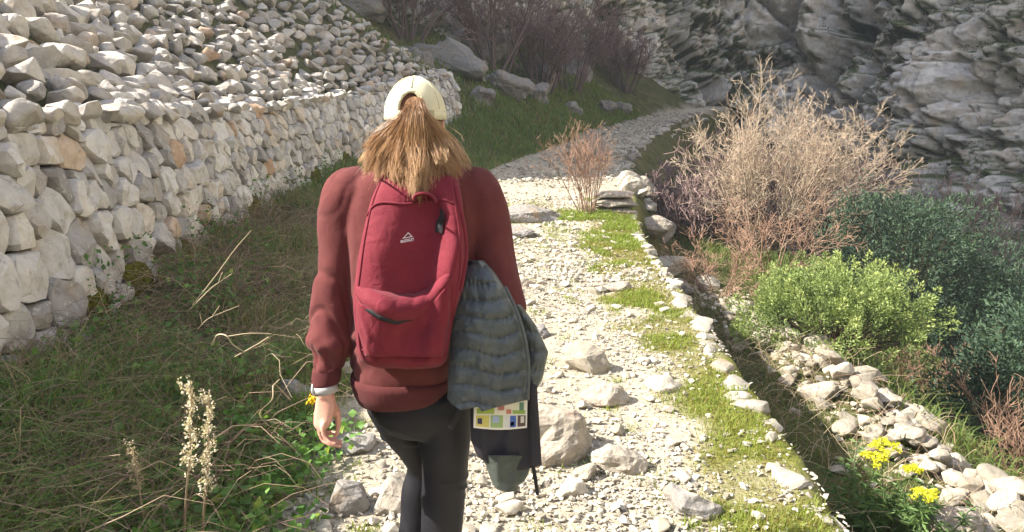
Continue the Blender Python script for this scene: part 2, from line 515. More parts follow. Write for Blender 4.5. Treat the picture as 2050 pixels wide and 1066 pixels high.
def stone_from_poly(poly, gap, depth, bulge, r, rings=(1.0, .93, .72, .36), seed=0):
    """a rounded block with the outline poly: front bulges, sides run back into the wall. Returns (uv+depth verts, faces)"""
    c = np.mean(poly, axis=0)
    pts = [np.array(p) for p in poly]
    # resample outline, cut corners once
    new = []
    for i in range(len(pts)):
        a, b2 = pts[i], pts[(i + 1) % len(pts)]
        new += [a * .8 + b2 * .2, a * .2 + b2 * .8]
    pts = new
    out = []
    for i in range(len(pts)):
        a, b2 = pts[i], pts[(i + 1) % len(pts)]
        L = np.linalg.norm(b2 - a); k = max(1, int(L / .055))
        for t in range(k): out.append(a + (b2 - a) * t / k)
    O = np.array(out)
    d = O - c; L = np.linalg.norm(d, axis=1, keepdims=True)
    O = c + d * np.maximum(1 - gap / np.maximum(L, .02), .3)
    O += .012 * np.stack([fbm(np.c_[O * 14, np.full(len(O), seed)], 2, 3), fbm(np.c_[O * 14, np.full(len(O), seed)], 2, 4)], -1)
    n = len(O)
    tx, ty = r.uniform(-.2, .2), r.uniform(-.2, .2)      # each face leans its own way
    V = []
    prof = [-depth, -bulge * .55 - .010, -.0, bulge * .45]
    ks = [.92, 1.0, .945, .60]
    for k, dz in zip(ks, prof):
        q = c + (O - c) * k
        w = dz + (0 if dz == -depth else 1) * (tx * (q[:, 0] - c[0]) + ty * (q[:, 1] - c[1]))
        if dz > -bulge * .6 - 1e-6 and dz > -depth:
            w = w + .034 * fbm(np.c_[q * 10, np.full(n, seed * 1.7)], 4, 8)
        V.append(np.c_[q, w])
    cen = np.array([[c[0], c[1], bulge * .62 + .02 * fbm(np.array([[c[0] * 9, c[1] * 9, seed * 1.7]]), 2, 8)[0]]])
    V = np.vstack(V + [cen])
    F = []
    for k in range(3):
        for i in range(n):
            j = (i + 1) % n
            a, b2, c2, d2 = k * n + i, k * n + j, (k + 1) * n + j, (k + 1) * n + i
            F += [(a, b2, c2), (a, c2, d2)]
    for i in range(n): F.append((3 * n + i, 3 * n + (i + 1) % n, 4 * n))
    return V, np.array(F)

_wy = np.linspace(0.6, 21.2, 400)
_wx = xw(_wy)
_wx = np.convolve(np.r_[[_wx[0]] * 12, _wx, [_wx[-1]] * 12], np.ones(25) / 25, 'valid')
_ws = np.r_[0, np.cumsum(np.hypot(np.diff(_wx), np.diff(_wy)))]
WALL_L = _ws[-1]
def wall_point(s, h, d):
    """s along the wall, h above its foot, d out of the face"""
    y = np.interp(s, _ws, _wy); x = np.interp(s, _ws, _wx)
    ty = np.interp(s + .1, _ws, _wy) - np.interp(s - .1, _ws, _wy); tx = np.interp(s + .1, _ws, _wx) - np.interp(s - .1, _ws, _wx)
    L = np.hypot(tx, ty); nx_, ny_ = ty / L, -tx / L
    batter = -.09 * h - .14 * np.maximum(h - .35, 0) ** 2    # the face leans back, more and more towards the top
    return np.stack([x + nx_ * (d + batter), y + ny_ * (d + batter), zw(y) - .12 + h], -1)

wr = random.Random(5)
seeds, wts = [], []
h = 0.05; row = 0
while h < WALL_H + .12:
    ch = wr.uniform(.15, .25) * (1.1 if row > 4 else 1.0)
    s = wr.uniform(0, .1)
    while s < WALL_L:
        wv = wr.choice([wr.uniform(.12, .2), wr.uniform(.18, .34), wr.uniform(.2, .4)]) * (1.12 if s < 4 else 1.0)
        seeds.append((s + wv / 2, h + ch / 2 + wr.uniform(-.055, .055) + .03 * math.sin(s * 1.3 + row)))
        wts.append((wv - .24) * .05)
        s += wv
    h += ch; row += 1
polys = cells(seeds, wts, .32)
wall_stones = []
for i, poly in enumerate(polys):
    if len(poly) < 3: continue
    big = wr.random()
    V, F = stone_from_poly(poly, wr.uniform(.0, .008), .22, wr.uniform(.02, .05), wr, seed=i)
    out = wr.gauss(0, .022)
    W = wall_point(V[:, 0], V[:, 1], V[:, 2] + out)
    size = np.ptp(V[:, 0]) * np.ptp(V[:, 1])
    y = W[:, 1].mean()
    wall_stones.append((size / max(y, 1.2) ** 2 * (1 if y > 2.6 else .1), W, F))
wall_stones.sort(key=lambda t: -t[0])
stone_wall = tagged(empty('dry_stone_wall', (float(xw(3)), 3, float(zw(3)))), 'long dry stone wall of grey limestone blocks below the scree slope', 'stone wall')
for k, (sz, W, F) in enumerate(wall_stones[:300]):
    c0 = W.mean(0)
    o = bpy.data.objects.new('stone', mesh_np('stone', W - c0, F, stone_obj_mat, True))
    o.data.set_sharp_from_angle(angle=R(27))
    link(o, stone_wall); o.location = c0
bag = Bag()
for (sz, W, F) in wall_stones[300:]: bag.add(W, F, wr.random())
rest = tagged(bag.build('stones', stone_bag_mat, stone_wall, True), kind='stuff')
rest.data.set_sharp_from_angle(angle=R(27))
# packed earth and rubble behind the face
bs = np.linspace(0, WALL_L, 120); hs = np.array([-.3, .3, .7, 1.1, WALL_H - .02])
BS, HB = np.meshgrid(bs, hs)
core = wall_point(BS, HB, np.full_like(BS, -.10))
ii = np.arange(4 * 120).reshape(4, 120)[:, :-1].ravel()
core_mat = plain_mat('dark_earth_core', (.05, .042, .03), .95, .1, .4, 8)
obj('core', mesh_np('core', core.reshape(-1, 3), np.stack([ii, ii + 1, ii + 121, ii + 120], 1), core_mat, True), stone_wall)

# ------------------------------------------------------------------ scree heaped on the slope above the wall
ROUND = [hull_stone(400 + i, .82, 24, .07, .045, .4) for i in range(10)]        # blunt weathered lumps
SCREE_TONES = [(0, (.27, .255, .235)), (.35, (.36, .335, .305)), (.7, (.44, .41, .37)), (.94, (.52, .485, .435)), (1.0, (.36, .25, .17))]
scree_obj_mat = rock_mat('scree_limestone', SCREE_TONES, True, 1.2, .35, .7, .025)
scree_bag_mat = rock_mat('scree_limestone_far', SCREE_TONES, False, 1.2, .35, .7, .025)
scree = tagged(empty('scree_slope', (-4, 8, 3)), kind='structure')
sr = random.Random(9)
cand = []
for k in range(7500):
    y = 1.5 + 19.4 * sr.random() ** 1.2
    crest = 5.5 if y < 20.3 else 5.0
    bk = -.06 + sr.random() ** 1.3 * crest
    x = float(xw(y)) - bk - .30
    s = abs(sr.gauss(.19, .075)) + .07
    if y < 5.5 and bk < 1.5 and sr.random() < .5: s *= 1.6
    s = min(s, .36)
    if y < 2.6: s = min(s, .24)
    if bk < .45: s = min(max(s, .15), .235)
    cand.append((x, y, bk, s))
# keep a loose packing: larger ones first, no deep overlaps
cand.sort(key=lambda t: -t[3])
kept = []; grid = {}
for (x, y, bk, s) in cand:
    key = (int(x / .4), int(y / .4)); ok = True
    for dx in (-1, 0, 1):
        for dy in (-1, 0, 1):
            for (X2, Y2, s2) in grid.get((key[0] + dx, key[1] + dy), ()):
                if math.hypot((x - X2) * 1.25, y - Y2) < .385 * (s + s2): ok = False; break
            if not ok: break
        if not ok: break
    if ok:
        kept.append((x, y, bk, s)); grid.setdefault(key, []).append((x, y, s))
gz = ground_z(np.array([k[0] for k in kept]), np.array([k[1] for k in kept]))
pieces = []
for (x, y, bk, s), z in zip(kept, gz):
    zz = float(z) + s * .18 + .02
    if bk < .12: zz = float(zw(y)) + WALL_H - .10 + s * .05
    elif bk < .4: zz += .06
    pieces.append((s / max(y, 1.5) * (1 if abs(x) < .75 * y + .2 else .2), x, y, zz, s))
pieces.sort(key=lambda t: -t[0])
PROTO = {}
def proto_mesh(kind, i, mat):
    key = (kind, i, mat.name)
    if key not in PROTO:
        V, F = {'P': PEB, 'M': MID, 'B': BIG, 'R': ROUND}[kind][i]
        PROTO[key] = mesh_np('stone', V, F, mat, kind in 'RB')
        if kind in 'RB': PROTO[key].set_sharp_from_angle(angle=R(24))
    return PROTO[key]
def stone_object(name, kind, i, mat, loc, size, rot, parent=None):
    o = bpy.data.objects.new(name, proto_mesh(kind, i, mat))
    link(o, parent)
    o.matrix_basis = Matrix.Translation(loc) @ Matrix(rot.tolist()).to_4x4() @ Matrix.Diagonal((*size, 1))
    return o
bag = Bag()
for k, (w, x, y, z, s) in enumerate(pieces):
    size = (s * sr.uniform(1.0, 1.5), s * sr.uniform(.85, 1.2), s * sr.uniform(.8, 1.1))
    rot = rot_m(sr, .55)
    if k < 300:
        big = s > .26
        stone_object('stone', 'R' if (big or sr.random() < .6) else 'M', sr.randrange(10), scree_obj_mat, (x, y, z), size, rot, scree)
    else:
        V, F = MID[sr.randrange(12)]
        bag.add(place(V, (x, y, z), size, rot), F, sr.random())
tagged(bag.build('small_stones', scree_bag_mat, scree), kind='stuff')
print('wall stones', len(wall_stones), 'scree', len(pieces))
# ------------------------------------------------------------------ retaining wall along the right edge
EDGE = [(0, (.19, .175, .145)), (.4, (.265, .245, .21)), (.8, (.34, .315, .27)), (1, (.40, .375, .325))]
edge_mat = rock_mat('edge_stones', EDGE, True, 1.3, .5, .5, .015)
retaining = tagged(empty('retaining_wall', (1.45, 4, -.6)), 'low dry stone retaining wall holding up the right edge of the path', 'retaining wall')
er = random.Random(21)
bagf = Bag()
y = .6
while y < 14.2:
    L = er.uniform(.13, .30)
    yc = y + L / 2
    for lev in range(3):
        x = float(xr(yc)) - .07 + (.0 if lev == 0 else er.uniform(-.04, .0)) + er.uniform(-.05, .03)
        z = float(zp(yc)) + (-.025 + er.uniform(-.03, .03) if lev == 0 else -.17 - .19 * (lev - 1))
        size = (er.uniform(.15, .25), L * 1.12, er.uniform(.15, .2) if lev == 0 else .26)
        stone_object('stone', 'B' if (lev == 0 and yc < 7) else 'M', er.randrange(10), edge_mat, (x, yc + er.uniform(-.02, .02), z), size, rot_m(er, .14), retaining)
    y += L * .98
while y < 40:
    L = er.uniform(.25, .5); yc = y + L / 2
    for lev in range(2):
        V, F = MID[er.randrange(12)]
        bagf.add(place(V, (float(xr(yc)) + .1 + lev * .2 + er.uniform(-.1, .1), yc, float(zp(yc)) - .03 - .28 * lev), (er.uniform(.3, .6), L * 1.2, er.uniform(.25, .45)), rot_m(er, .2)), F, er.random())
    y += L * 1.1
far_edge = bagf.build('stones', rock_mat('edge_stones_far', EDGE, False, 1.3, .5, .5, .015), retaining)
tagged(far_edge, kind='stuff')

# ------------------------------------------------------------------ named boulders and slabs
BOULDER_MAT = rock_mat('boulder_limestone', [(0, (.26, .23, .19)), (1, (.34, .305, .255))], True, 1.6, .25, .9, .03, (.42, .19, .15), .35)
GREY_MAT = rock_mat('grey_outcrop', [(0, (.19, .18, .17)), (1, (.26, .245, .23))], True, 1.4, .3, .9, .03)
def boulder(name, i, loc, size, rz, label, mat, cat='boulder', tilt=(0, 0), seed_pts=30, noisy=.07):
    V, F = hull_stone(700 + i, 1.0, seed_pts, .06, noisy, .55, 2)
    lo = V.min(0); hi = V.max(0); V = (V - (lo + hi) / 2) / (hi - lo)
    rot = np.array(Euler((tilt[0], tilt[1], rz)).to_matrix())
    V = (V * np.asarray(size)) @ rot.T
    x, y = loc; z = float(ground_z(np.array([x]), np.array([y]))[0])
    zc = z - V[:, 2].min() - size[2] * .34
    o = obj(name, mesh_np(name, V, F, mat, False)); o.location = (x, y, zc)
    return tagged(o, label, cat)
boulder('boulder', 1, (.20, 3.40), (.40, .34, .36), .3, 'large rough grey boulder with a pink stain beside the hanging jacket', BOULDER_MAT, tilt=(.15, -.2), seed_pts=48, noisy=.08)
boulder('boulder', 2, (.50, 4.75), (.36, .28, .25), -.2, 'humped boulder with a bright white top in the middle of the gravel', pale_obj_mat, tilt=(.1, .15))
boulder('boulder', 3, (.54, 4.15), (.30, .24, .17), .5, 'low flat brownish rock just below the white topped boulder', BOULDER_MAT)
boulder('boulder', 4, (.50, 3.25), (.27, .17, .15), -.15, 'wedge shaped tan rock lying right of the two small white stones', BOULDER_MAT, tilt=(0, .15))
boulder('boulder', 5, (.74, 2.85), (.25, .15, .15), -.3, 'smooth oblong grey rock at the bottom edge beside grass tufts', GREY_MAT, tilt=(0, .1))
boulder('boulder', 6, (.93, 4.35), (.24, .2, .12), .2, 'pale embedded rock at the edge of the grass strip', pale_obj_mat)
boulder('boulder', 7, (-.68, 2.85), (.17, .15, .17), .4, 'upright grey rock in the bottom corner of the path near the weeds', GREY_MAT)
boulder('boulder', 8, (-.80, 3.45), (.26, .20, .12), .1, 'flat purplish grey stone in shadow under the hand', GREY_MAT)
boulder('boulder', 9, (-.47, 2.92), (.28, .26, .16), .7, 'broad pale slab of rock beside the walking legs', BOULDER_MAT)
boulder('boulder', 10, (.25, 11.9), (1.15, .7, .34), .1, 'dark flat outcrop crossing the far end of the sunny gravel', GREY_MAT)
boulder('boulder', 11, (-.05, 10.6), (.8, .45, .24), -.3, 'low grey ledge of rock nearer than the flat outcrop', GREY_MAT)
boulder('boulder', 12, (-1.0, 4.7), (.30, .25, .12), .2, 'pale flat slab at the weedy path edge behind the wrist', pale_obj_mat)
boulder('boulder', 13, (-.82, 4.35), (.22, .2, .16), .9, 'blocky grey stone between the slab and the sweatshirt hem', GREY_MAT)
boulder('boulder', 14, (-1.22, 3.95), (.22, .18, .18), .3, 'shaded grey rock half buried in the green weeds', GREY_MAT)
boulder('boulder', 15, (.27, 3.02), (.13, .10, .10), .3, 'small white stone lying at the foot of the large boulder', pale_obj_mat, 'stone')
boulder('boulder', 16, (.33, 3.16), (.14, .10, .09), 1.0, 'bright white angular stone between large boulder and tan wedge rock', pale_obj_mat, 'stone')
boulder('boulder', 17, (1.05, 7.2), (.34, .2, .12), .2, 'narrow flat rock lying across the green grass strip', BOULDER_MAT)
boulder('boulder', 18, (.12, 7.3), (.2, .18, .14), .2, 'square tan rock on the gravel right of the sleeve', BOULDER_MAT)
boulder('boulder', 19, (.16, 5.5), (.26, .22, .14), .6, 'grey stone at the right side of the hanging jacket', GREY_MAT)
# corner of the retaining wall: a stepped block of bedded rock
blk = empty('bedded_rock', (1.75, 12.7, .1))
for i, (dx, dy, zz, sx, sy, sz) in enumerate([(0, 0, .02, .78, .62, .22), (.03, .03, .20, .72, .56, .17), (.0, .06, .33, .66, .5, .13)]):
    V, F = hull_stone(760 + i, 1, 26, .03, .03, 1.0)
    lo = V.min(0); hi = V.max(0); V = (V - (lo + hi) / 2) / (hi - lo) * np.array((sx, sy, sz)); V[:, :2] *= 1.1
    o = obj('layer', mesh_np('layer', V + np.array((1.72 + dx, 12.7 + dy, .12 + zz)), F, BOULDER_MAT, False), blk)
tagged(blk, 'stepped block of bedded rock at the path corner beside the russet shrub', 'rock')
boulder('standing_stone', 31, (2.18, 19.5), (.62, .5, 1.25), .3, 'upright rounded grey stone standing at the bend of the path', GREY_MAT, 'standing stone')
rocks = [(2.55, 13.6, .8, .5, .45, 'pale block'), (2.75, 12.6, .9, .6, .4, 'flat topped pale rock'), (2.9, 14.4, .7, .6, .6, ''), (2.45, 15.4, .7, .5, .5, ''), (3.1, 11.6, .45, .4, .3, ''), (2.6, 11.2, .5, .4, .3, ''), (2.95, 16.6, .8, .6, .6, ''), (2.3, 14.6, .5, .4, .5, '')]
rock_labels = ['pale tan block tumbled below the stepped rock at the path corner', 'broad flat topped rock at the foot of the path corner by the reddish bush', 'grey rock in the row below the path bend, behind the flat topped one', 'tan rock at the path edge behind the stepped corner block', 'small pale rock nearest the reddish brown bush', 'small grey rock on the shelf just before the path corner', 'farthest tan rock in the row below the path bend', 'small whitish rock wedged against the path edge above the tan block']
for i, (x, y, a, b_, c_, t) in enumerate(rocks):
    boulder('fallen_rock', 40 + i, (x, y), (a, b_, c_), i * .9, rock_labels[i], [BOULDER_MAT, pale_obj_mat, GREY_MAT][i % 3], 'rock')['group'] = 'rocks below the path bend'
# grey rock outcrops on the hillside left of the far path
hr_ = random.Random(88)
spots = [(-1.9, 24.2, 2.6, 1.4, 1.3, 'long blue grey slab sloping down the hillside behind the scree end'), (-.2, 25.8, 1.9, 1.2, 1.1, 'grey slab below the long blue grey one beside the bare tree'), (.9, 27.0, .9, .8, .9, 'rounded grey rock in the grass left of the far path'), (2.4, 29.5, 1.0, .8, .8, 'low grey rock at the foot of the purple brown trees'), (4.1, 33.5, 1.0, .7, .8, 'small grey rock on the grass above the far path'), (1.0, 30.6, 1.8, 1.2, 1.6, 'tall grey outcrop between the bare trees'), (3.0, 36.5, 2.0, 1.4, 1.7, 'pale rock face above the far bend of the path'), (-2.9, 22.6, 1.2, .9, 1.0, 'squat grey rock beside the end of the stone wall'), (-.9, 23.2, .8, .6, .7, 'pale narrow rock standing in the bank past the wall end'), (5.2, 36.0, 1.0, .8, .7, 'flat grey rock near the end of the path'), (-1.2, 28.5, 2.2, 1.5, 1.6, 'high grey crag behind the spreading bare tree'), (-4.6, 24.0, 1.6, 1.2, 1.2, 'dark grey rock under the trees at the top of the scree')]
for i, (x, y, a, b_, c_, lab) in enumerate(spots):
    boulder('hillside_rock', 80 + i, (x, y), (a, b_, c_), hr_.uniform(-.6, .6), lab, GREY_MAT, 'rock', tilt=(hr_.uniform(-.3, .3), hr_.uniform(-.2, .4)), noisy=.12)['group'] = 'rock outcrops on the hillside'

# ------------------------------------------------------------------ rubble ridge on the lower shelf
rubble = tagged(empty('rubble_bank', (2.9, 6, -.6)), kind='structure')
rr = random.Random(33)
n = 0
for k in range(700):
    y = 3.3 + 7.0 * rr.random()
    off = rr.gauss(0, .30)
    x = 3.28 + off + .1 * math.sin(y * 2)
    s = max(.07, rr.gauss(.17, .07)) * (1 - .25 * min(1, abs(off) / .6))
    if n >= 290: break
    z = float(ground_z(np.array([x]), np.array([y]))[0]) + s * .22 + .10 * math.exp(-(off / .3) ** 2) * rr.random()
    stone_object('stone', 'B' if s > .2 else 'M', rr.randrange(10), rubble_mat, (x, y, z), (s * rr.uniform(1, 1.6), s * rr.uniform(.9, 1.3), s * rr.uniform(.7, 1.)), rot_m(rr, .5), rubble); n += 1
boulder('boulder', 60, (2.75, 4.3), (.42, .34, .36), .6, 'large pale boulder rising behind the lowest yellow spurge flowers', BOULDER_MAT, tilt=(.2, .3))

# ------------------------------------------------------------------ gravel
def scatter_stones(bag, protos, X, Y, S, r_, sink=.25, tilt=.6):
    Z = ground_z(X, Y)
    n = len(X); pick = r_.integers(0, len(protos), n)
    for k, (V, F) in enumerate(protos):
        m = np.where(pick == k)[0]
        if not len(m): continue
        a = r_.uniform(-tilt, tilt, len(m)); b2 = r_.uniform(-tilt, tilt, len(m)); c2 = r_.uniform(0, 6.283, len(m))
        ca, sa, cb, sb, cc, sc_ = np.cos(a), np.sin(a), np.cos(b2), np.sin(b2), np.cos(c2), np.sin(c2)
        Rm = np.stack([np.stack([cb * cc, sa * sb * cc - ca * sc_, ca * sb * cc + sa * sc_], -1),
                       np.stack([cb * sc_, sa * sb * sc_ + ca * cc, ca * sb * sc_ - sa * cc], -1),
                       np.stack([-sb, sa * cb, ca * cb], -1)], 1)
        sc3 = S[m][:, None] * np.stack([r_.uniform(1, 1.6, len(m)), r_.uniform(.8, 1.2, len(m)), r_.uniform(.7, 1.1, len(m))], -1)
        W = np.einsum('nij,nkj->nki', Rm, V[None] * sc3[:, None, :]) + np.stack([X[m], Y[m], Z[m] + S[m] * sink], -1)[:, None, :]
        FF_ = (F[None] + (np.arange(len(m)) * len(V))[:, None, None]).reshape(-1, 3)
        bag.add(W.reshape(-1, 3), FF_, np.repeat(r_.random(len(m)), len(V)))
g = np.random.default_rng(3)
gb = Bag()
def gravel_points(n, y0, y1, pw):
    y = y0 + (y1 - y0) * g.random(n) ** pw
    a = xl(y) - .12; b2 = xr(y) + .02
    x = a + (b2 - a) * g.random(n)
    P = np.stack([x, y, x * 0], -1)
    gr = grass_strip(x, y)
    left = sm(-.15, .35, x - xl(y) + .25 * fbm(P * 2, 2, 14))
    dusty = .30 + .70 * sm(-.45, .15, fbm(P * .9, 3, 19))
    keep = (g.random(n) < dusty * (1 - .80 * gr) * (.25 + .75 * left))
    return x[keep], y[keep]
x, y = gravel_points(25000, 2.3, 8.5, 1.4)
scatter_stones(gb, PEB, x, y, np.clip(g.lognormal(-3.98, .42, len(x)), .008, .06), g)
x, y = gravel_points(8000, 7.5, 17, 1.2)
scatter_stones(gb, PEB, x, y, np.clip(g.lognormal(-3.35, .4, len(x)), .02, .10), g)
x, y = gravel_points(5000, 16, 40, 1.3)
scatter_stones(gb, PEB, x, y, np.clip(g.lognormal(-2.7, .4, len(x)), .04, .2), g)
# loose stones below the edge and in the verge
n_ = 2500
y = 2.5 + 9 * g.random(n_); x = xr(y) + .15 + 2.2 * g.random(n_)
k_ = g.random(n_) < sm(1.0, .1, np.abs(x - 3.25) / .8)
scatter_stones(gb, PEB, x[k_], y[k_], np.clip(g.lognormal(-2.9, .4, k_.sum()), .02, .12), g)
tagged(gb.build('gravel', gravel_mat), 'pale limestone gravel covering the path', kind='stuff')
path_stones = tagged(empty('path', (0, 5, 0)), kind='structure')
pr = random.Random(71)
for k in range(290):
    y = 2.5 + 9.5 * pr.random() ** 1.5
    x = float(xl(y)) + (float(xr(y)) - float(xl(y))) * pr.random()
    if float(grass_strip(np.array([x]), np.array([y]))[0]) > .35 and pr.random() < .7: continue
    s = pr.uniform(.045, .11) * (1.0 if y < 6 else 1.4)
    z = float(ground_z(np.array([x]), np.array([y]))[0])
    stone_object('stone', 'M', pr.randrange(10), pale_obj_mat, (x, y, z + s * .15), (s * pr.uniform(1, 1.5), s, s * pr.uniform(.6, .9)), rot_m(pr, .35), path_stones)
# ------------------------------------------------------------------ the walker seen from behind
PF, PP, PH = 1491.0, R(10.4), 1.55
def W(u, v, y):
    """photo direction (u, v) at distance y in front of the camera -> world point"""
    a = (u - 1025) / PF; b_ = -(v - 533) / PF
    d = (a, math.cos(PP) + b_ * math.sin(PP), -math.sin(PP) + b_ * math.cos(PP))
    t = y / d[1]
    return np.array((d[0] * t, y, PH + d[2] * t))

def ring(c, ax, ay, n=28, e=2.0, ph=0.0):
    t = np.linspace(0, 2 * np.pi, n, endpoint=False) + ph
    ct, st = np.cos(t), np.sin(t)
    x = np.sign(ct) * np.abs(ct) ** (2 / e); y_ = np.sign(st) * np.abs(st) ** (2 / e)
    return c + x[:, None] * ax + y_[:, None] * ay

def loft_rings(rings):
    n = len(rings[0]); V = np.vstack(rings + [rings[0].mean(0, keepdims=True), rings[-1].mean(0, keepdims=True)])
    F = []
    m = len(rings)
    for k in range(m - 1):
        for i in range(n):
            j = (i + 1) % n
            F += [(k * n + i, k * n + j, (k + 1) * n + j), (k * n + i, (k + 1) * n + j, (k + 1) * n + i)]
    for i in range(n):
        F.append((m * n, (i + 1) % n, i)); F.append((m * n + 1, (m - 1) * n + i, (m - 1) * n + (i + 1) % n))
    return V, np.array(F)

def spline(pts, k):
    """Catmull-Rom through rows of pts"""
    p = np.asarray(pts, float); p = np.vstack([2 * p[0] - p[1], p, 2 * p[-1] - p[-2]])
    out = []
    for i in range(1, len(p) - 2):
        for t in np.linspace(0, 1, k, endpoint=False):
            a, b_, c_, d = p[i - 1], p[i], p[i + 1], p[i + 2]
            out.append(.5 * (2 * b_ + (c_ - a) * t + (2 * a - 5 * b_ + 4 * c_ - d) * t ** 2 + (3 * b_ - a - 3 * c_ + d) * t ** 3))
    out.append(p[-2]); return np.array(out)

def limb(pts, n=20, k=5, flat=1.0, up=(0, 1, 0)):
    """tapered tube; pts rows: x y z r"""
    q = spline(pts, k); C = q[:, :3]; r = np.maximum(q[:, 3], .002)
    T_ = np.gradient(C, axis=0); T_ /= np.linalg.norm(T_, axis=1, keepdims=True) + 1e-9
    rings = []
    for c_, t, rr_ in zip(C, T_, r):
        a = np.cross(t, up)
        if np.linalg.norm(a) < .1: a = np.cross(t, (1, 0, 0))
        a /= np.linalg.norm(a); b_ = np.cross(a, t)
        rings.append(ring(c_, a * rr_, b_ * rr_ * flat, n))
    # round ends
    rings = [C[0] + (rings[0] - C[0]) * .5 - T_[0] * r[0] * .6] + rings + [C[-1] + (rings[-1] - C[-1]) * .5 + T_[-1] * r[-1] * .6]
    return loft_rings(rings)

def ellipsoid(c, r, n=24):
    c = np.asarray(c, float)
    rings = []
    for a in np.linspace(-np.pi / 2 + .12, np.pi / 2 - .12, n // 2):
        rings.append(ring(c + np.array((0, 0, math.sin(a) * r[2])), np.array((r[0] * math.cos(a), 0, 0)), np.array((0, r[1] * math.cos(a), 0)), n))
    return loft_rings(rings)

def fuse(name, shapes, voxel, mat, parent, smooth_it=6, fold=None, factor=.5):
    """union of closed shapes as ONE continuous skin, softened; fold(V)->offsets along normals"""
    bag = Bag()
    for V, F in shapes: bag.add(V, F)
    me = mesh_np(name + '_tmp', np.concatenate(bag.V), np.concatenate(bag.F3))
    o = bpy.data.objects.new(name + '_tmp', me); COL.objects.link(o)
    m = o.modifiers.new('r', 'REMESH'); m.mode = 'VOXEL'; m.voxel_size = voxel
    m2 = o.modifiers.new('s', 'SMOOTH'); m2.iterations = smooth_it; m2.factor = factor
    dg = bpy.context.evaluated_depsgraph_get()
    ev = o.evaluated_get(dg)
    me2 = bpy.data.meshes.new_from_object(ev)
    bpy.data.objects.remove(o); bpy.data.meshes.remove(me)
    me2.name = name
    if fold is not None:
        n = len(me2.vertices); V = np.empty(n * 3, np.float32); me2.vertices.foreach_get('co', V); V = V.reshape(-1, 3)
        NN = np.empty(n * 3, np.float32); me2.vertex_normals.foreach_get('vector', NN); NN = NN.reshape(-1, 3)
        V = V + NN * fold(V.astype(float), NN)[:, None]
        me2.vertices.foreach_set('co', V.astype(np.float32).ravel())
    me2.polygons.foreach_set('use_smooth', np.ones(len(me2.polygons), bool))
    me2.materials.clear(); me2.materials.append(mat); me2.update()
    return obj(name, me2, parent)

def cloth_mat(name, color, rough=.85, weave=900, sheen=.3, spec=.15, var=.12, wrinkle=.0, wr_scale=20):
    m, nt, b = new_mat(name, rough, spec)
    p = geo_pos(nt)
    n1 = noise(nt, 14, 5, .6, p)
    lo = tuple(c_ * (1 - var) for c_ in color); hi = tuple(c_ * (1 + var) for c_ in color)
    nt.links.new(ramp(nt, n1, [(.3, lo), (.7, hi)]), b.inputs['Base Color'])
    b.inputs['Sheen Weight'].default_value = sheen
    b.inputs['Sheen Roughness'].default_value = .5
    n2 = noise(nt, weave, 2, .5, p)
    bm1 = bump(nt, b, n2, .25, .001)
    if wrinkle:
        n3 = noise(nt, wr_scale, 3, .5, p, .8)
        b2 = N(nt, 'ShaderNodeBump', Strength=wrinkle, Distance=.02)
        nt.links.new(n3, b2.inputs['Height']); nt.links.new(b2.outputs['Normal'], bm1.inputs['Normal'])
    return m

skin_mat, nt, b = new_mat('skin', .5, .35)
nt.links.new(ramp(nt, noise(nt, 45, 4, .6, geo_pos(nt)), [(.3, (.50, .255, .19)), (.7, (.62, .35, .27))]), b.inputs['Base Color'])
b.inputs['Subsurface Weight'].default_value = .12
b.inputs['Subsurface Radius'].default_value = (.01, .004, .002)
bump(nt, b, noise(nt, 220, 3, .6, geo_pos(nt)), .15, .002)
sweat_mat = cloth_mat('maroon_fleece', (.112, .031, .031), .95, 700, .05, .15, .12, .15, 24)
rib_mat = cloth_mat('maroon_rib_knit', (.082, .022, .023), .95, 500, .03)
leg_mat = cloth_mat('black_stretch', (.011, .011, .015), .58, 900, .0, .3, .1)
cap_mat = cloth_mat('pale_olive_cotton', (.56, .52, .365), .9, 800, .05)
shoe_mat = plain_mat('shoe_rubber', (.05, .05, .055), .6, .3)

person = tagged(empty('person', (-.22, 2.3, 0)), 'person in cap, maroon sweatshirt and black leggings walking away', 'person')
YB = 2.20            # distance of the body axis
# ---- skin: head, neck, arms, hands, legs as one figure
hc = W(832, 238, YB)
skinS = []
skinS.append(ellipsoid(hc + (0, 0, .0), (.071, .092, .104), 28))
skinS.append(ellipsoid(hc + (0, .03, -.055), (.055, .066, .07), 20))                       # jaw
skinS.append(limb([(*(hc + (0, -.005, -.05)), .052), (*(hc + (0, -.012, -.12)), .05), (*(hc + (0, -.01, -.19)), .065)], 18))
skinS.append(ellipsoid(hc + (0, .100, -.012), (.012, .018, .022), 12))                     # nose
skinS.append(ellipsoid(hc + (0, .090, -.055), (.022, .012, .009), 12))                     # lips
for s_ in (-1, 1):
    skinS.append(ellipsoid(hc + (s_ * .074, .005, -.012), (.010, .022, .033), 14))         # ears
    skinS.append(ellipsoid(hc + (s_ * .028, .088, .018), (.011, .008, .007), 10))          # eyelids
# torso core and legs (under the clothes)
skinS.append(limb([(*W(825, 370, YB + .02), .08), (*W(820, 450, YB + .02), .10), (*W(818, 600, YB + .02), .095), (*W(825, 740, YB + .02), .10), (*W(835, 800, YB + .02), .10)], 22, 4, .85))
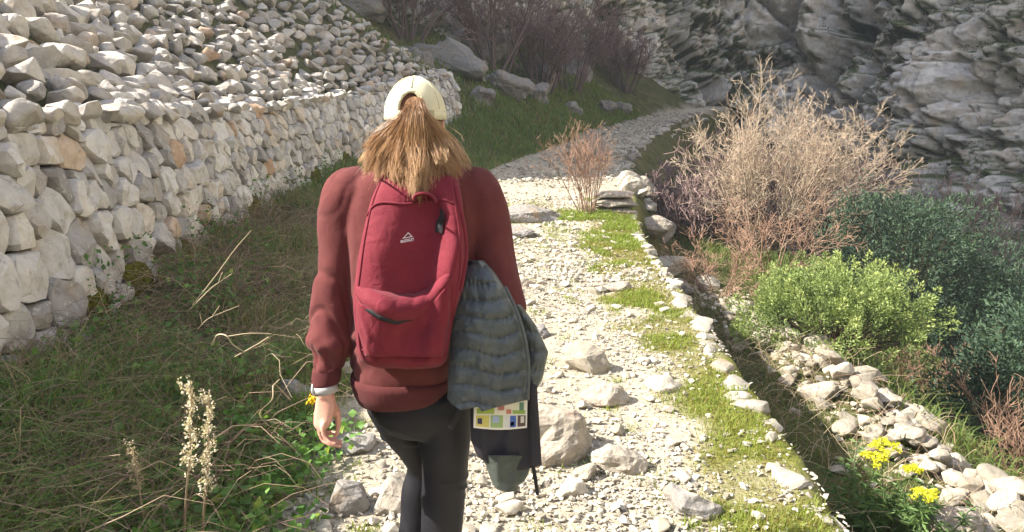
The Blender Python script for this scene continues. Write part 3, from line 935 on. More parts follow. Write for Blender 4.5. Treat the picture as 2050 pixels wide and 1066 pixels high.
# arm that hangs on the camera's left, with its hand
skinS.append(limb([(*W(705, 400, 2.2), .05), (*W(672, 560, 2.19), .042), (*W(656, 700, 2.15), .034), (*W(652, 772, 2.115), .026), (*W(652, 795, 2.105), .027)], 16))
skinS.append(limb([(*W(735, 380, 2.21), .05), (*W(705, 400, 2.2), .05)], 14))
skinS.append(limb([(*W(920, 385, 2.21), .045), (*W(960, 420, 2.2), .045), (*W(985, 520, 2.18), .038), (*W(1000, 590, 2.165), .034), (*W(1003, 606, 2.19), .034), (*W(995, 598, 2.27), .030), (*W(975, 562, 2.42), .026), (*W(968, 550, 2.47), .026), (*W(962, 545, 2.55), .02)], 16))
# palm: thin block from wrist to knuckles
def palm_ring(u, v, y, w, t, tw=0.0):
    ax = np.array((math.cos(tw), -math.sin(tw), 0)) * w; ay = np.array((math.sin(tw), math.cos(tw), 0)) * t
    return ring(W(u, v, y), ax, ay, 20, 2.4)
skinS.append(loft_rings([palm_ring(652, 778, 2.112, .024, .020), palm_ring(652, 795, 2.105, .028, .020, .1), palm_ring(652, 815, 2.10, .033, .019, .2), palm_ring(647, 838, 2.095, .032, .017, .35), palm_ring(643, 856, 2.09, .026, .014, .45)]))
H1 = .0088
fingers = [
    [(640, 850, 2.128), (648, 868, 2.135), (662, 866, 2.128), (678, 870, 2.118)],     # index
    [(638, 852, 2.108), (645, 876, 2.112), (662, 880, 2.100), (685, 886, 2.090)],     # middle
    [(640, 852, 2.088), (646, 880, 2.088), (664, 890, 2.076), (684, 894, 2.068)],     # ring
    [(646, 850, 2.070), (648, 872, 2.064), (660, 886, 2.056), (674, 894, 2.052)],     # little
]
for k, f in enumerate(fingers):
    rr0 = (H1, .0092, .0088, .0076)[k]
    pts = [(*W(*q), rr0 * s_) for q, s_ in zip(f, (1.12, 1.0, .95, .74))]
    skinS.append(limb(pts, 12, 5))
skinS.append(limb([(*W(662, 802, 2.112), .013), (*W(675, 826, 2.118), .0115), (*W(677, 850, 2.116), .0095), (*W(676, 868, 2.108), .0072)], 12, 5))   # thumb
# the other hand, closed under the folded jacket
hr = W(962, 545, 2.55)
for k in range(4):
    q = hr + np.array((-.028 + .018 * k, 0, 0))
    skinS.append(limb([(*(q), .009), (*(q + (0, .035, -.005)), .009), (*(q + (0, .045, -.03)), .008), (*(q + (0, .02, -.045)), .007)], 10, 4))
skinS.append(limb([(*(hr + (-.02, -.02, 0)), .012), (*(hr + (-.045, .01, -.01)), .010), (*(hr + (-.04, .035, -.025)), .008)], 10, 4))
LEGL = [(785, 800, 2.235, .088), (808, 850, 2.26, .078), (837, 905, 2.30, .060), (847, 938, 2.32, .054), (838, 985, 2.32, .058), (832, 1040, 2.31, .055), (818, 1130, 2.27, .045), (822, 1235, 2.25, .036), (822, 1330, 2.24, .038)]
LEGR = [(880, 800, 2.205, .104), (888, 850, 2.19, .088), (892, 905, 2.18, .077), (890, 960, 2.18, .070), (887, 1010, 2.18, .068), (884, 1066, 2.17, .064), (882, 1150, 2.14, .05), (880, 1250, 2.11, .038), (880, 1335, 2.08, .038)]
def leg(pts, grow): return limb([(*W(u, v, y), r_ + grow) for u, v, y, r_ in pts], 22, 5)
skinS.append(leg(LEGL, -.008)); skinS.append(leg(LEGR, -.008))
body = fuse('body', skinS, .0062, skin_mat, person, 4)

# ---- sweatshirt
def torso_ring(v, uL, uR, yc, ry, e=2.3, n=44):
    a, b_ = W(uL, v, YB), W(uR, v, YB)
    c_ = (a + b_) / 2; c_[1] = yc
    return ring(c_, np.array(((b_ - a)[0] / 2, 0, 0)), np.array((0, ry, 0)), n, e)
tor = [torso_ring(300, 806, 860, 2.2, .045), torso_ring(322, 785, 880, 2.2, .062), torso_ring(338, 745, 925, 2.2, .085), torso_ring(356, 712, 958, 2.2, .105), torso_ring(385, 694, 980, 2.2, .12),
       torso_ring(430, 690, 980, 2.2, .13), torso_ring(500, 697, 965, 2.2, .135), torso_ring(600, 702, 945, 2.2, .135), torso_ring(690, 705, 925, 2.2, .14), torso_ring(735, 708, 915, 2.2, .145), torso_ring(752, 716, 908, 2.2, .14), torso_ring(772, 722, 902, 2.2, .13)]
q = spline([np.r_[r_.mean(0), np.ptp(r_[:, 0]) / 2, np.ptp(r_[:, 1]) / 2] for r_ in tor], 4)
tor = [ring(p[:3], np.array((p[3], 0, 0)), np.array((0, p[4], 0)), 44, 2.3) for p in q]
SLL = [(720, 372, 2.2, .075), (700, 400, 2.2, .083), (688, 450, 2.2, .076), (679, 520, 2.19, .066), (667, 590, 2.18, .0625), (660, 650, 2.165, .065), (657, 690, 2.15, .066), (658, 706, 2.145, .061), (657, 724, 2.14, .049), (655, 748, 2.13, .044)]
SLR = [(930, 372, 2.2, .075), (957, 400, 2.2, .083), (973, 450, 2.2, .078), (985, 520, 2.18, .074), (1002, 590, 2.15, .068), (1010, 620, 2.15, .066), (1003, 612, 2.22, .062), (990, 590, 2.33, .054), (975, 562, 2.42, .042)]
def folds(V, NN):
    a = .007 * fbm(V * np.array([9, 9, 5.0]), 3, 41)
    # creases that run round the sleeves and gather above the cuff and the elbow
    zz = V[:, 2]
    arm = sm(-.42, -.47, V[:, 0] + .0 * zz) + sm(.02, .08, V[:, 0])
    w1 = np.sin(zz * 95 + 6 * V[:, 1] + 5 * fbm(V * 7, 2, 5)) * .009 * np.exp(-((zz - .91) / .045) ** 2) * sm(-.40, -.44, V[:, 0])
    q2 = np.sin(zz * 16 + 26 * V[:, 1] + 14 * V[:, 0] + 3.0 * fbm(V * 5, 2, 6))
    w2 = (-.007 * np.exp(-(q2 / .4) ** 2) + .003 * q2) * arm * (.3 + .7 * sm(1.28, 1.1, zz))
    w3 = np.sin(V[:, 0] * 36 + zz * 20 + 4 * fbm(V * 4, 2, 8)) * .004 * sm(.98, .85, zz) * (1 - arm) - .010 * sm(.80, .74, zz)
    return a + w1 + w2 + w3
shirt = fuse('sweatshirt', [loft_rings(tor), limb([(*W(u, v, y), r_) for u, v, y, r_ in SLL], 26, 6), limb([(*W(u, v, y), r_) for u, v, y, r_ in SLR], 26, 6)], .0065, sweat_mat, person, 7, folds)
# ribbed cuff, hem band and collar
def band(name, rings, parent, mat):
    V, F = loft_rings(rings); return obj(name, mesh_np(name, V, F, mat, True), parent)
def ribbed(c, ax, ay, n=90, amp=.0012, e=2.1):
    r0 = ring(c, ax, ay, n, e); k = (1 + .012 * np.cos(np.arange(n) * np.pi)[:, None]); return c + (r0 - c) * k
cuff_pts = spline([(*W(655, 735, 2.135), .042), (*W(654, 750, 2.13), .0435), (*W(652.5, 766, 2.122), .041), (*W(652, 770, 2.12), .036)], 3)
band('cuff', [ribbed(p[:3], np.array((p[3], 0, .004)), np.array((0, p[3], 0))) for p in cuff_pts], shirt, rib_mat)
hem = []
for v, uL, uR, ry in [(744, 706, 919, .147), (758, 706, 914, .151), (777, 712, 903, .147), (794, 720, 894, .138), (799, 726, 889, .128)]:
    a, b_ = W(uL, v, YB), W(uR, v - (v - 746) * .18, YB); c_ = (a + b_) / 2
    hem.append(ribbed(c_, (b_ - a) / 2, np.array((0, ry, 0)), 120, .001, 2.3))
band('hem_band', hem, shirt, rib_mat)
cc = W(832, 318, 2.195)
band('collar', [ribbed(cc + (0, 0, dz), np.array((r_, 0, 0)), np.array((0, r_ * .95, 0)), 60) for dz, r_ in ((-.03, .075), (-.01, .069), (.012, .064), (.018, .058))], shirt, rib_mat)

# ---- leggings, shoes
pel = [torso_ring(760, 740, 895, 2.21, .10), torso_ring(790, 734, 925, 2.21, .118), torso_ring(815, 740, 942, 2.21, .122), torso_ring(840, 756, 946, 2.21, .112), torso_ring(862, 780, 938, 2.21, .09)]
def legfold(V, NN):
    zz = V[:, 2]
    k1 = np.exp(-((zz - .585) / .05) ** 2) * sm(-.22, -.27, V[:, 0])
    k2 = np.exp(-((zz - .46) / .07) ** 2) * sm(-.25, -.21, V[:, 0])
    return .0030 * np.maximum(0, np.sin(zz * 150 + 25 * V[:, 0] + 5 * fbm(V * 9, 2, 3))) * (k1 + .9 * k2) * sm(-.1, .5, fbm(V * 16, 2, 12)) * 2 + .003 * fbm(V * 8, 2, 2)
leggings = fuse('leggings', [loft_rings(pel), leg(LEGL[:-1], 0), leg(LEGR[:-1], 0)], .0065, leg_mat, person, 5, legfold)
for (u, y0) in ((822, 2.24), (880, 2.08)):
    x0 = float(W(u, 1330, y0)[0])
    pts = [ring(np.array((x0, y0 - .06 + dy, .0 + hz)), np.array((w_, 0, 0)), np.array((0, .012, hh_)), 18, 2.4) for dy, w_, hh_, hz in ((-.02, .022, .03, .045), (0, .034, .045, .048), (.05, .038, .055, .058), (.10, .038, .045, .048), (.17, .044, .033, .036), (.23, .036, .024, .028), (.255, .018, .012, .02))]
    obj('shoe', (lambda VF: mesh_np('shoe', VF[0], VF[1], shoe_mat, True))(loft_rings(pts)), person)

# ---- wristwatch
watch_mat = plain_mat('grey_silicone', (.36, .36, .37), .55, .4, .06, 60)
wp = W(652, 778, 2.112)
wb = empty('wristwatch', tuple(wp)); wb.parent = person; wb.matrix_parent_inverse = PINV['person']
def hoop(c, rx_, ry_, h_, t_, tilt=0.0, n=40):
    rings = []
    up_ = np.array((math.sin(tilt), 0, math.cos(tilt))); ax = np.array((math.cos(tilt), 0, -math.sin(tilt)))
    prof = [(-h_, 0), (-h_ * .9, t_), (h_ * .9, t_), (h_, 0), (-h_, 0)]
    V, F = [], []
    for a, b_ in prof[:-1]: V.append(ring(c + up_ * a, ax * (rx_ + b_), np.array((0, ry_ + b_, 0)), n))
    V = np.vstack(V)
    for k in range(4):
        for i in range(n): F.append((k * n + i, k * n + (i + 1) % n, ((k + 1) % 4) * n + (i + 1) % n, ((k + 1) % 4) * n + i))
    return V, np.array(F)
V, F = hoop(wp, .0305, .027, .0125, .0045, -.12)
obj('watch_strap', mesh_np('watch_strap', V, F, watch_mat, True), wb)
V, F = limb([(*(wp + (-.034, -.006, -.013)), .012), (*(wp + (-.037, -.006, .0)), .017), (*(wp + (-.035, -.006, .013)), .012)], 18, 3, .9)
V[:, 0] = wp[0] - .034 + (V[:, 0] - wp[0] + .034) * .35
obj('watch_case', mesh_np('watch_case', V, F, plain_mat('brushed_steel', (.55, .55, .56), .3, .6, .05), True), wb)

# ---- cap
capc = W(832, 240, 2.197)
crx, cry, crz = .0865, .108, .118
cap = empty('cap', tuple(capc)); cap.parent = person; cap.matrix_parent_inverse = PINV['person']
nA, nB = 96, 30
V, keep = [], []
for j in range(nB + 1):
    el = math.pi / 2 * j / nB
    for i in range(nA):
        az = 2 * math.pi * i / nA
        x_, y_, z_ = math.cos(az) * math.cos(el), math.sin(az) * math.cos(el), math.sin(el) ** .9
        k = 1 + .006 * math.sin(az * 6 + 1) * math.cos(el) + .01 * float(vnoise(np.array([[x_ * 3, y_ * 3, z_ * 3]]), 3)[0])
        V.append(capc + np.array((x_ * crx * k, y_ * cry * k, z_ * crz * k)))
V = np.array(V)
F = []
for j in range(nB):
    for i in range(nA):
        a, b_, c_, d = j * nA + i, j * nA + (i + 1) % nA, (j + 1) * nA + (i + 1) % nA, (j + 1) * nA + i
        m_ = (V[a] + V[c_]) / 2 - capc
        if m_[1] < 0 and (m_[0] / .033) ** 2 + ((m_[2] - .024) / .050) ** 2 < 1 and m_[2] > .022: continue     # the opening for the ponytail
        F.append((a, b_, c_, d))
me = mesh_np('crown', V, np.array(F), cap_mat, True)
o = obj('crown', me, cap); md = o.modifiers.new('t', 'SOLIDIFY'); md.thickness = .0022; md.offset = 1
# seams and the bound edge of the opening
for k in range(6):
    az = math.pi / 6 + k * math.pi / 3
    pts = []
    for j in range(2, 15):
        el = math.pi / 2 * j / 14.5
        q = np.array((math.cos(az) * math.cos(el) * crx, math.sin(az) * math.cos(el) * cry, math.sin(el) ** .9 * crz)) * 1.024
        if q[1] < 0 and (q[0] / .036) ** 2 + ((q[2] - .024) / .053) ** 2 < 1: continue
        pts.append((*(capc + q), .0011))
    VV, FF_ = limb(pts, 6, 2); obj('seam', mesh_np('seam', VV, FF_, cap_mat, True), cap)
arch = []
for t in np.linspace(-.15, math.pi + .15, 24):
    x_, z_ = .033 * math.cos(t), .024 + .050 * math.sin(t)
    s_ = max(0, 1 - (x_ / crx) ** 2 - (max(z_, 0) / crz) ** 2)
    arch.append((*(capc + np.array((x_, -cry * math.sqrt(s_) * 1.01, z_))), .0028))
VV, FF_ = limb(arch, 8, 2); obj('edge_binding', mesh_np('edge_binding', VV, FF_, cap_mat, True), cap)
V, F = hoop(capc + (0, 0, .011), crx * 1.0, cry * 1.0, .0125, .0022)
obj('strap', mesh_np('strap', V, F, cap_mat, True), cap)
bk = capc + np.array((.052, -cry * .80 - .003, .012))
VV, FF_ = loft_rings([ring(bk + (0, 0, dz), np.array((.011, .006, 0)), np.array((.002, .003, 0)), 14, 4) for dz in (-.013, -.012, .012, .013)])
obj('buckle', mesh_np('buckle', VV, FF_, plain_mat('brass', (.42, .38, .24), .45, .5, .1), False), cap)
VV, FF_ = ellipsoid(capc + (0, 0, crz * 1.01), (.009, .009, .005), 12); obj('button', mesh_np('button', VV, FF_, cap_mat, True), cap)
br = []
for j in range(9):
    t = j / 8
    row = []
    for i in range(25):
        az = math.pi / 2 + (i / 24 - .5) * 2.0
        row.append(capc + np.array((math.cos(az) * (crx + .012 * t), math.sin(az) * (cry + .072 * t) , .006 - .028 * t - .018 * (abs(i / 24 - .5) * 2) ** 2)))
    br.append(row)
V = np.array(br).reshape(-1, 3); ii = np.arange(8 * 25).reshape(8, 25)[:, :-1].ravel()
o = obj('brim', mesh_np('brim', V, np.stack([ii, ii + 1, ii + 26, ii + 25], 1), cap_mat, True), cap); md = o.modifiers.new('t', 'SOLIDIFY'); md.thickness = .003

# ---- hair: a ponytail drawn through the cap and spread over the shoulders
hair_mat, nt, b = new_mat('light_brown_hair', .42, .5)
nt.links.new(ramp(nt, rnd_value(nt, False), [(0, (.15, .07, .032)), (.35, (.32, .175, .08)), (.65, (.50, .30, .145)), (1, (.72, .50, .28))]), b.inputs['Base Color'])
b.inputs['Anisotropic'].default_value = .6
hrng = np.random.default_rng(12)
locks = []
for k in range(170):
    s_ = hrng.uniform(-1, 1)
    s_ = np.sign(s_) * abs(s_) ** 1.35
    u1 = 832 + s_ * (112 if s_ < 0 else 106) + hrng.normal(0, 3)
    v1 = 380 - 46 * abs(s_) ** 1.3 + hrng.normal(0, 6) - (hrng.uniform(10, 45) if hrng.random() < .3 else 0) + (12 if 0 < s_ < .45 else 0)
    locks.append((s_, u1, v1, hrng.random()))
NS, K = 5000, 8
tt = np.linspace(0, 1, K)
Pst = np.zeros((NS, K, 3)); tint = np.zeros((NS, K))
for i in range(NS):
    s_, u1, v1, lt = locks[hrng.integers(len(locks))]
    u0 = 832 + s_ * 14 + hrng.normal(0, 2.5); v0 = 194 + 10 * s_ ** 2 + abs(hrng.normal(0, 4))
    spread = hrng.normal(0, 1, 2)
    loose = hrng.random() < .05
    uu1 = u1 + spread[0] * (2.5 if not loose else 13); vv1 = v1 + spread[1] * (4.5 if not loose else 14) - abs(spread[0]) * 5
    dep = abs(hrng.normal(0, .012))
    u = u0 + (uu1 - u0) * (.50 * sm(.05, 1.0, tt) + .50 * tt ** 2.2) + 5 * np.sin(tt * 7 + lt * 40) * tt * .8 + spread[0] * 6.5 * np.sin(tt * np.pi) ** .8
    v = v0 + (vv1 - v0) * (tt * .86 + .14 * tt ** 2)
    if loose: u = u + 6 * np.sin(tt * 7 + i) * tt
    # falls over the nape, rests on shoulders and pack
    y = 2.078 + dep - .030 * np.sin(np.minimum(tt * 1.5, 1) * np.pi) - .105 * tt ** 2.2 * (1 - .62 * abs(s_)) + .020 * abs(s_) * sm(0, .4, tt)
    y[0] += .02
    for j in range(K): Pst[i, j] = W(u[j], v[j], y[j])
    tint[i] = np.clip(lt * .45 + .06 + .38 * tt ** 1.3 + hrng.normal(0, .08), 0, 1)
def tubes(bag, P_, Rr, tint_, sides=3):
    """many tubes at once: P_ (n,k,3), Rr (n,k)"""
    n, k, _ = P_.shape
    d = P_[:, -1] - P_[:, 0]; d /= np.linalg.norm(d, axis=1, keepdims=True) + 1e-9
    ref = np.where(np.abs(d[:, 2:3]) > .8, np.array([[1., 0, 0]]), np.array([[0, 0, 1.]]))
    a = np.cross(d, ref); a /= np.linalg.norm(a, axis=1, keepdims=True) + 1e-9; b_ = np.cross(d, a)
    th = np.arange(sides) * 2 * np.pi / sides
    off = a[:, None, None, :] * np.cos(th)[None, None, :, None] + b_[:, None, None, :] * np.sin(th)[None, None, :, None]
    V = P_[:, :, None, :] + off * Rr[:, :, None, None]
    idx = np.arange(n * k * sides).reshape(n, k, sides)
    f = np.stack([idx[:, :-1], np.roll(idx, -1, 2)[:, :-1], np.roll(idx, -1, 2)[:, 1:], idx[:, 1:]], -1).reshape(-1, 4)
    tint_ = np.asarray(tint_, float)
    if tint_.ndim == 1: tint_ = np.repeat(tint_[:, None], k, 1)
    bag.add(V.reshape(-1, 3), f, np.repeat(tint_.ravel(), sides))
hb = Bag()
Rr = np.linspace(.0009, .00038, K)[None, :] * hrng.uniform(.7, 1.25, (NS, 1)); Rr[:, -1] = .0002
tubes(hb, Pst, Rr, tint)
# hair under the cap, close to the head
N2 = 600
P2 = np.zeros((N2, 7, 3)); t2 = np.linspace(0, 1, 7)
for i in range(N2):
    az = hrng.uniform(-math.pi * .02, math.pi * 1.02)
    st_ = np.array((math.cos(az) * .080, -math.sin(az) * .098 + .0, -.004 + hrng.normal(0, .004)))
    en_ = np.array((math.cos(az) * .045, -math.sin(az) * .085 - .01, -.085 + hrng.normal(0, .012)))
    for j in range(7):
        P2[i, j] = capc + st_ + (en_ - st_) * t2[j] + np.array((0, -.006 * math.sin(math.pi * t2[j]), 0))
tubes(hb, P2, np.full((N2, 7), .0013), np.clip(hrng.normal(.25, .12, N2), 0, 1))
hb.build('hair', hair_mat, person, True)

# ------------------------------------------------------------------ backpack
pack_mat = cloth_mat('crimson_canvas', (.145, .014, .026), .8, 1100, .05, .2, .1, .25, 26)
pack_dark = plain_mat('black_webbing', (.015, .014, .016), .7, .3, .2, 80)
pack = tagged(empty('backpack', tuple(W(815, 740, 2.0))), 'crimson canvas backpack worn on the back of the walker', 'backpack')
prow = [(346, 775, 898, 2.045), (352, 764, 907, 2.025), (366, 753, 915, 2.005), (400, 739, 922, 1.975), (450, 728, 929, 1.952), (500, 719, 934, 1.940), (560, 711, 930, 1.932), (600, 708, 920, 1.93), (650, 711, 906, 1.932), (700, 716, 899, 1.94), (722, 722, 895, 1.955), (735, 736, 886, 1.985)]
q = spline(prow, 4)
rings = []
for v, uL, uR, yf in q:
    yb_ = 2.10; ym = (yf + yb_) / 2
    a, b_ = W(uL, v, 2.0), W(uR, v, 2.0); c_ = (a + b_) / 2; c_[1] = ym
    n = 72
    th = np.linspace(0, 2 * np.pi, n, endpoint=False); ct, st_ = np.cos(th), np.sin(th)
    x_ = np.sign(ct) * np.abs(ct) ** (2 / 3.2); y_ = np.sign(st_) * np.abs(st_) ** (2 / 2.6)
    R_ = c_ + np.outer(x_, (b_ - a) / 2) + np.outer(y_, np.array((0, (yb_ - yf) / 2, 0)))
    P_ = R_.copy()
    fold_ = .006 * fbm(P_ * np.array([11, 11, 5.]), 3, 52) + .0035 * np.sin(P_[:, 0] * 55 + 14 * P_[:, 2] + 3 * fbm(P_ * 5, 2, 7)) * sm(1.2, .95, P_[:, 2])
    # soft hollow down the middle right, side pull
    R_[:, 1] -= fold_ * (st_ < .3)
    pass
    zz_ = P_[:, 2]
    hx = -.232 + .11 * np.clip(zz_ - 1.10, -.25, .3) + .008 * np.sin(zz_ * 31)           # line where the half-empty pack sags deepest
    qx = P_[:, 0] - hx
    sag = np.where(qx < 0, np.exp(-(qx / .075) ** 2), np.exp(-(qx / .034) ** 2))
    R_[:, 1] += .050 * sag * (st_ < 0) * sm(.90, 1.02, zz_) * sm(1.44, 1.30, zz_)
    R_[:, 1] -= .010 * np.exp(-((qx - .075) / .022) ** 2) * (st_ < 0) * sm(.86, .98, zz_) * sm(1.44, 1.34, zz_)
    fold2 = np.sin(qx * 70 + zz_ * 26 + 2.2 * fbm(P_ * 6, 2, 19))
    R_[:, 1] -= .004 * np.exp(-((fold2 - .8) / .35) ** 2) * (st_ < 0) * sm(1.30, 1.1, zz_)
    rings.append(R_)
V, F = loft_rings(rings)
obj('main_compartment', mesh_np('main_compartment', V, F, pack_mat, True), pack)
PACK_F = rings
from mathutils.bvhtree import BVHTree
def front_y(V, F):
    t = BVHTree.FromPolygons([tuple(p) for p in V], [tuple(int(i) for i in f) for f in F])
    def f(u, v, guess=1.94):
        q_ = W(u, v, guess)
        d = Vector(q_) - Vector((0, 0, PH)); d.normalize()
        h_ = t.ray_cast(Vector((0, 0, PH)), d)
        return np.array(h_[0]) if h_[0] is not None else q_
    return f
on_pack = front_y(V, F)
def out(p, d):
    """move a surface point d metres off the pack, outwards"""
    return p + np.array((0, -d, d * .15))
def tube_on(name, uv, r_, mat, parent, lift=.001, n=8, k=5, surf=None):
    surf = surf or on_pack
    pts = [(*out(surf(u, v), lift), r_) for u, v in spline(uv, k)]
    VV, FF_ = limb(pts, n, 1); return obj(name, mesh_np(name, VV, FF_, mat, True), parent)
tube_on('piping', [(768, 352), (748, 400), (732, 470), (722, 540), (716, 600), (720, 690), (730, 722)], .0028, pack_mat, pack)
tube_on('piping', [(899, 352), (909, 400), (919, 460), (922, 530), (912, 600), (898, 680), (890, 715)], .0028, pack_mat, pack)
tube_on('top_seam', [(735, 432), (748, 413), (768, 406), (810, 409), (850, 405), (886, 400), (907, 408)], .0035, pack_mat, pack, .001)
tube_on('bottom_seam', [(724, 700), (760, 712), (820, 712), (870, 705), (896, 690)], .002, pack_mat, pack, .0)
# haul loop
hl = [(*out(on_pack(829, 402), .004), .0055), (*out(on_pack(834, 392), .016), .005), (*out(on_pack(850, 388), .018), .005), (*out(on_pack(866, 394), .012), .005), (*out(on_pack(873, 404), .003), .0055)]
VV, FF_ = limb(hl, 10, 4, 2.0); obj('haul_loop', mesh_np('haul_loop', VV, FF_, pack_mat, True), pack)
# zip puller
zp_ = [(*out(on_pack(884, 424), .004), .005), (*out(on_pack(888, 440), .008), .0065), (*out(on_pack(882, 452), .008), .0105), (*out(on_pack(879, 466), .007), .0095)]
ribs = []
for (u_, v_, w_, lf) in ((884, 420, 3, .004), (886, 432, 4, .007), (881, 446, 7, .006), (878, 466, 7, .005)):
    for s_, dl in ((-1, 0), (1, 0), (1, .002), (-1, .002)): ribs.append(out(on_pack(u_ + s_ * w_, v_ + s_ * 2), lf + dl))
F = []
for k in range(3):
    for i in range(4): F.append((k * 4 + i, k * 4 + (i + 1) % 4, k * 4 + 4 + (i + 1) % 4, k * 4 + 4 + i))
F += [(3, 2, 1, 0), (12, 13, 14, 15)]
obj('zip_puller', mesh_np('zip_puller', np.array(ribs), np.array(F), pack_dark, False), pack)
# shoulder straps over both shoulders
for (ua, ub, uc) in ((772, 768, 762), (897, 906, 914)):
    pts = [(*W(ua, 385, 2.03), .014), (*W(ub, 362, 2.075), .018), (*W(ub, 346, 2.12), .022), (*W(ub, 336, 2.20), .026), (*W(uc, 370, 2.315), .028), (*W(uc, 480, 2.355), .026), (*W(uc, 640, 2.30), .016)]
    VV, FF_ = limb(pts, 14, 6, .38); obj('shoulder_strap', mesh_np('shoulder_strap', VV, FF_, pack_mat, True), pack)
# wide side flank strip on the right that stands proud
tube_on('side_strap', [(912, 372), (921, 420), (930, 470), (931, 520), (921, 580)], .0075, pack_mat, pack, -.001, 12)
# front pocket: bulging patch whose mouth sags like a smile
def mouth(s_):      # s_ 0..1 across
    return np.interp(s_, [0, .08, .25, .45, .62, .78, .92, 1], [592, 606, 622, 634, 632, 614, 582, 566])
nu, nv = 48, 22
pocket = empty('front_pocket', tuple(W(810, 715, 1.93))); pocket.parent = pack; pocket.matrix_parent_inverse = PINV['backpack']
def pocket_pt(s_, t, extra=0.0):
    uL = np.interp(t, [0, .5, 1], [713, 716, 733]); uR = np.interp(t, [0, .5, 1], [901, 900, 886])
    u = uL + (uR - uL) * s_; v = mouth(s_) + (713 - mouth(s_)) * t
    p = on_pack(u, v)
    bul = .030 * (math.sin(math.pi * min(max(s_, .0), 1)) ** .55) * (1 - .55 * t ** 2.2) + .003 + extra
    return out(p, bul)
G = np.array([[pocket_pt(i / (nu - 1), j / (nv - 1)) for i in range(nu)] for j in range(nv)])
G[:, :, 1] -= .005 * fbm(G * np.array([13, 5, 9.]), 3, 61)
# diagonal strain folds from the sagging mouth
ss, tt2 = np.meshgrid(np.linspace(0, 1, nu), np.linspace(0, 1, nv))
G[:, :, 1] -= .007 * np.exp(-((ss - .52 + .35 * tt2 - .02) / .05) ** 2) * np.exp(-(tt2 / .4) ** 2) + .006 * np.exp(-((ss - .09 + .03 * np.sin(tt2 * 9)) / .03) ** 2)
ii = np.arange((nv - 1) * nu).reshape(nv - 1, nu)[:, :-1].ravel()
o = obj('pocket_panel', mesh_np('pocket_panel', G.reshape(-1, 3), np.stack([ii, ii + 1, ii + nu + 1, ii + nu], 1), pack_mat, True), pocket)
md = o.modifiers.new('t', 'SOLIDIFY'); md.thickness = .004; md.offset = 0
# gaping black zip under the lip on the left, lip band above
zipv = []
for i in range(30):
    s_ = .02 + .62 * i / 29
    w_ = .0125 * math.sin(math.pi * i / 29) ** .6
    p = pocket_pt(s_, 0.03, .009)
    zipv += [p + np.array((0, 0, -w_ * 1.3)), p + np.array((0, .004, w_ * .3))]
ii = np.arange(29) * 2
o = obj('zip', mesh_np('zip', np.array(zipv), np.stack([ii, ii + 2, ii + 3, ii + 1], 1), pack_dark, True), pocket); md = o.modifiers.new('t', 'SOLIDIFY'); md.thickness = .002
lip = []
for j, (dv, ex) in enumerate(((-44, -.004), (-33, .012), (-18, .020), (-5, .017), (4, .011), (6, .002))):
    for i in range(40):
        s_ = i / 39
        k = math.sin(math.pi * s_) ** .5
        u = 711 + (903 - 711) * s_; v = mouth(s_) + dv * (.35 + .65 * k)
        b0 = .030 * (math.sin(math.pi * s_) ** .55) + .003
        lift = (b0 + ex) * (1 if dv > -20 else (.55 if dv > -40 else .05)) * k
        lip.append(out(on_pack(u, v), max(lift, .002)))
V = np.array(lip); ii = np.arange(5 * 40).reshape(5, 40)[:, :-1].ravel()
o = obj('pocket_lip', mesh_np('pocket_lip', V, np.stack([ii, ii + 1, ii + 41, ii + 40], 1), pack_mat, True), pocket); md = o.modifiers.new('t', 'SOLIDIFY'); md.thickness = .003; md.offset = 0
# corner tab of the mouth and the maker's side tag
VV, FF_ = limb([(*out(on_pack(905, 560), .004), .003), (*out(on_pack(897, 572), .008), .004), (*out(on_pack(888, 582), .016), .003)], 8, 4); obj('corner_tab', mesh_np('corner_tab', VV, FF_, pack_mat, True), pocket)
tg = W(712, 642, 1.985)
VV, FF_ = loft_rings([ring(tg + (0, 0, dz), np.array((.005, 0, 0)), np.array((0, .0015, 0)), 8, 4) for dz in (-.03, -.028, .028, .03)])
obj('side_tag', mesh_np('side_tag', VV, FF_, pack_dark, False), pack)
# printed emblem: mountain outline over the lettering
logo_mat = plain_mat('pale_lilac_print', (.62, .56, .62), .7, .2, .05)
lc = on_pack(815, 478)
du_ = on_pack(825, 478) - on_pack(805, 478); du_ /= np.linalg.norm(du_)
dv_ = on_pack(815, 468) - on_pack(815, 488); dv_ -= du_ * np.dot(du_, dv_); dv_ /= np.linalg.norm(dv_)
nn_ = np.cross(du_, dv_)
if nn_[1] > 0: nn_ = -nn_
rotm = Matrix((du_, dv_, nn_)).transposed()
def lp(x_, z_): return lc + du_ * x_ + dv_ * (z_ + x_ * .18) + nn_ * .0022
tri = [(-.0145, .002), (.002, .0165), (.0155, .002)]
tri_in = [(-.0095, .0042), (.0018, .0135), (.0110, .0042)]
V = np.array([lp(*q_) for q_ in tri + tri_in]); V2 = V - nn_ * .0012
F = [(0, 1, 4, 3), (1, 2, 5, 4), (2, 0, 3, 5)]
o = obj('emblem', mesh_np('emblem', V, np.array(F), logo_mat), pack); md = o.modifiers.new('t', 'SOLIDIFY'); md.thickness = .0006
tc = bpy.data.curves.new('emblem_lettering', 'FONT'); tc.body = 'McKINLEY'; tc.size = .0105; tc.align_x = 'CENTER'; tc.shear = .15; tc.extrude = .0003; tc.offset = .0003
tc.materials.append(logo_mat)
to0 = bpy.data.objects.new('lettering_curve', tc); COL.objects.link(to0)
lme = bpy.data.meshes.new_from_object(to0.evaluated_get(bpy.context.evaluated_depsgraph_get())); bpy.data.objects.remove(to0)
to = obj('emblem_lettering', lme, pack)
sh = Matrix(((du_[0], dv_[0], nn_[0], 0), (du_[1], dv_[1], nn_[1], 0), (du_[2], dv_[2], nn_[2], 0), (0, 0, 0, 1)))
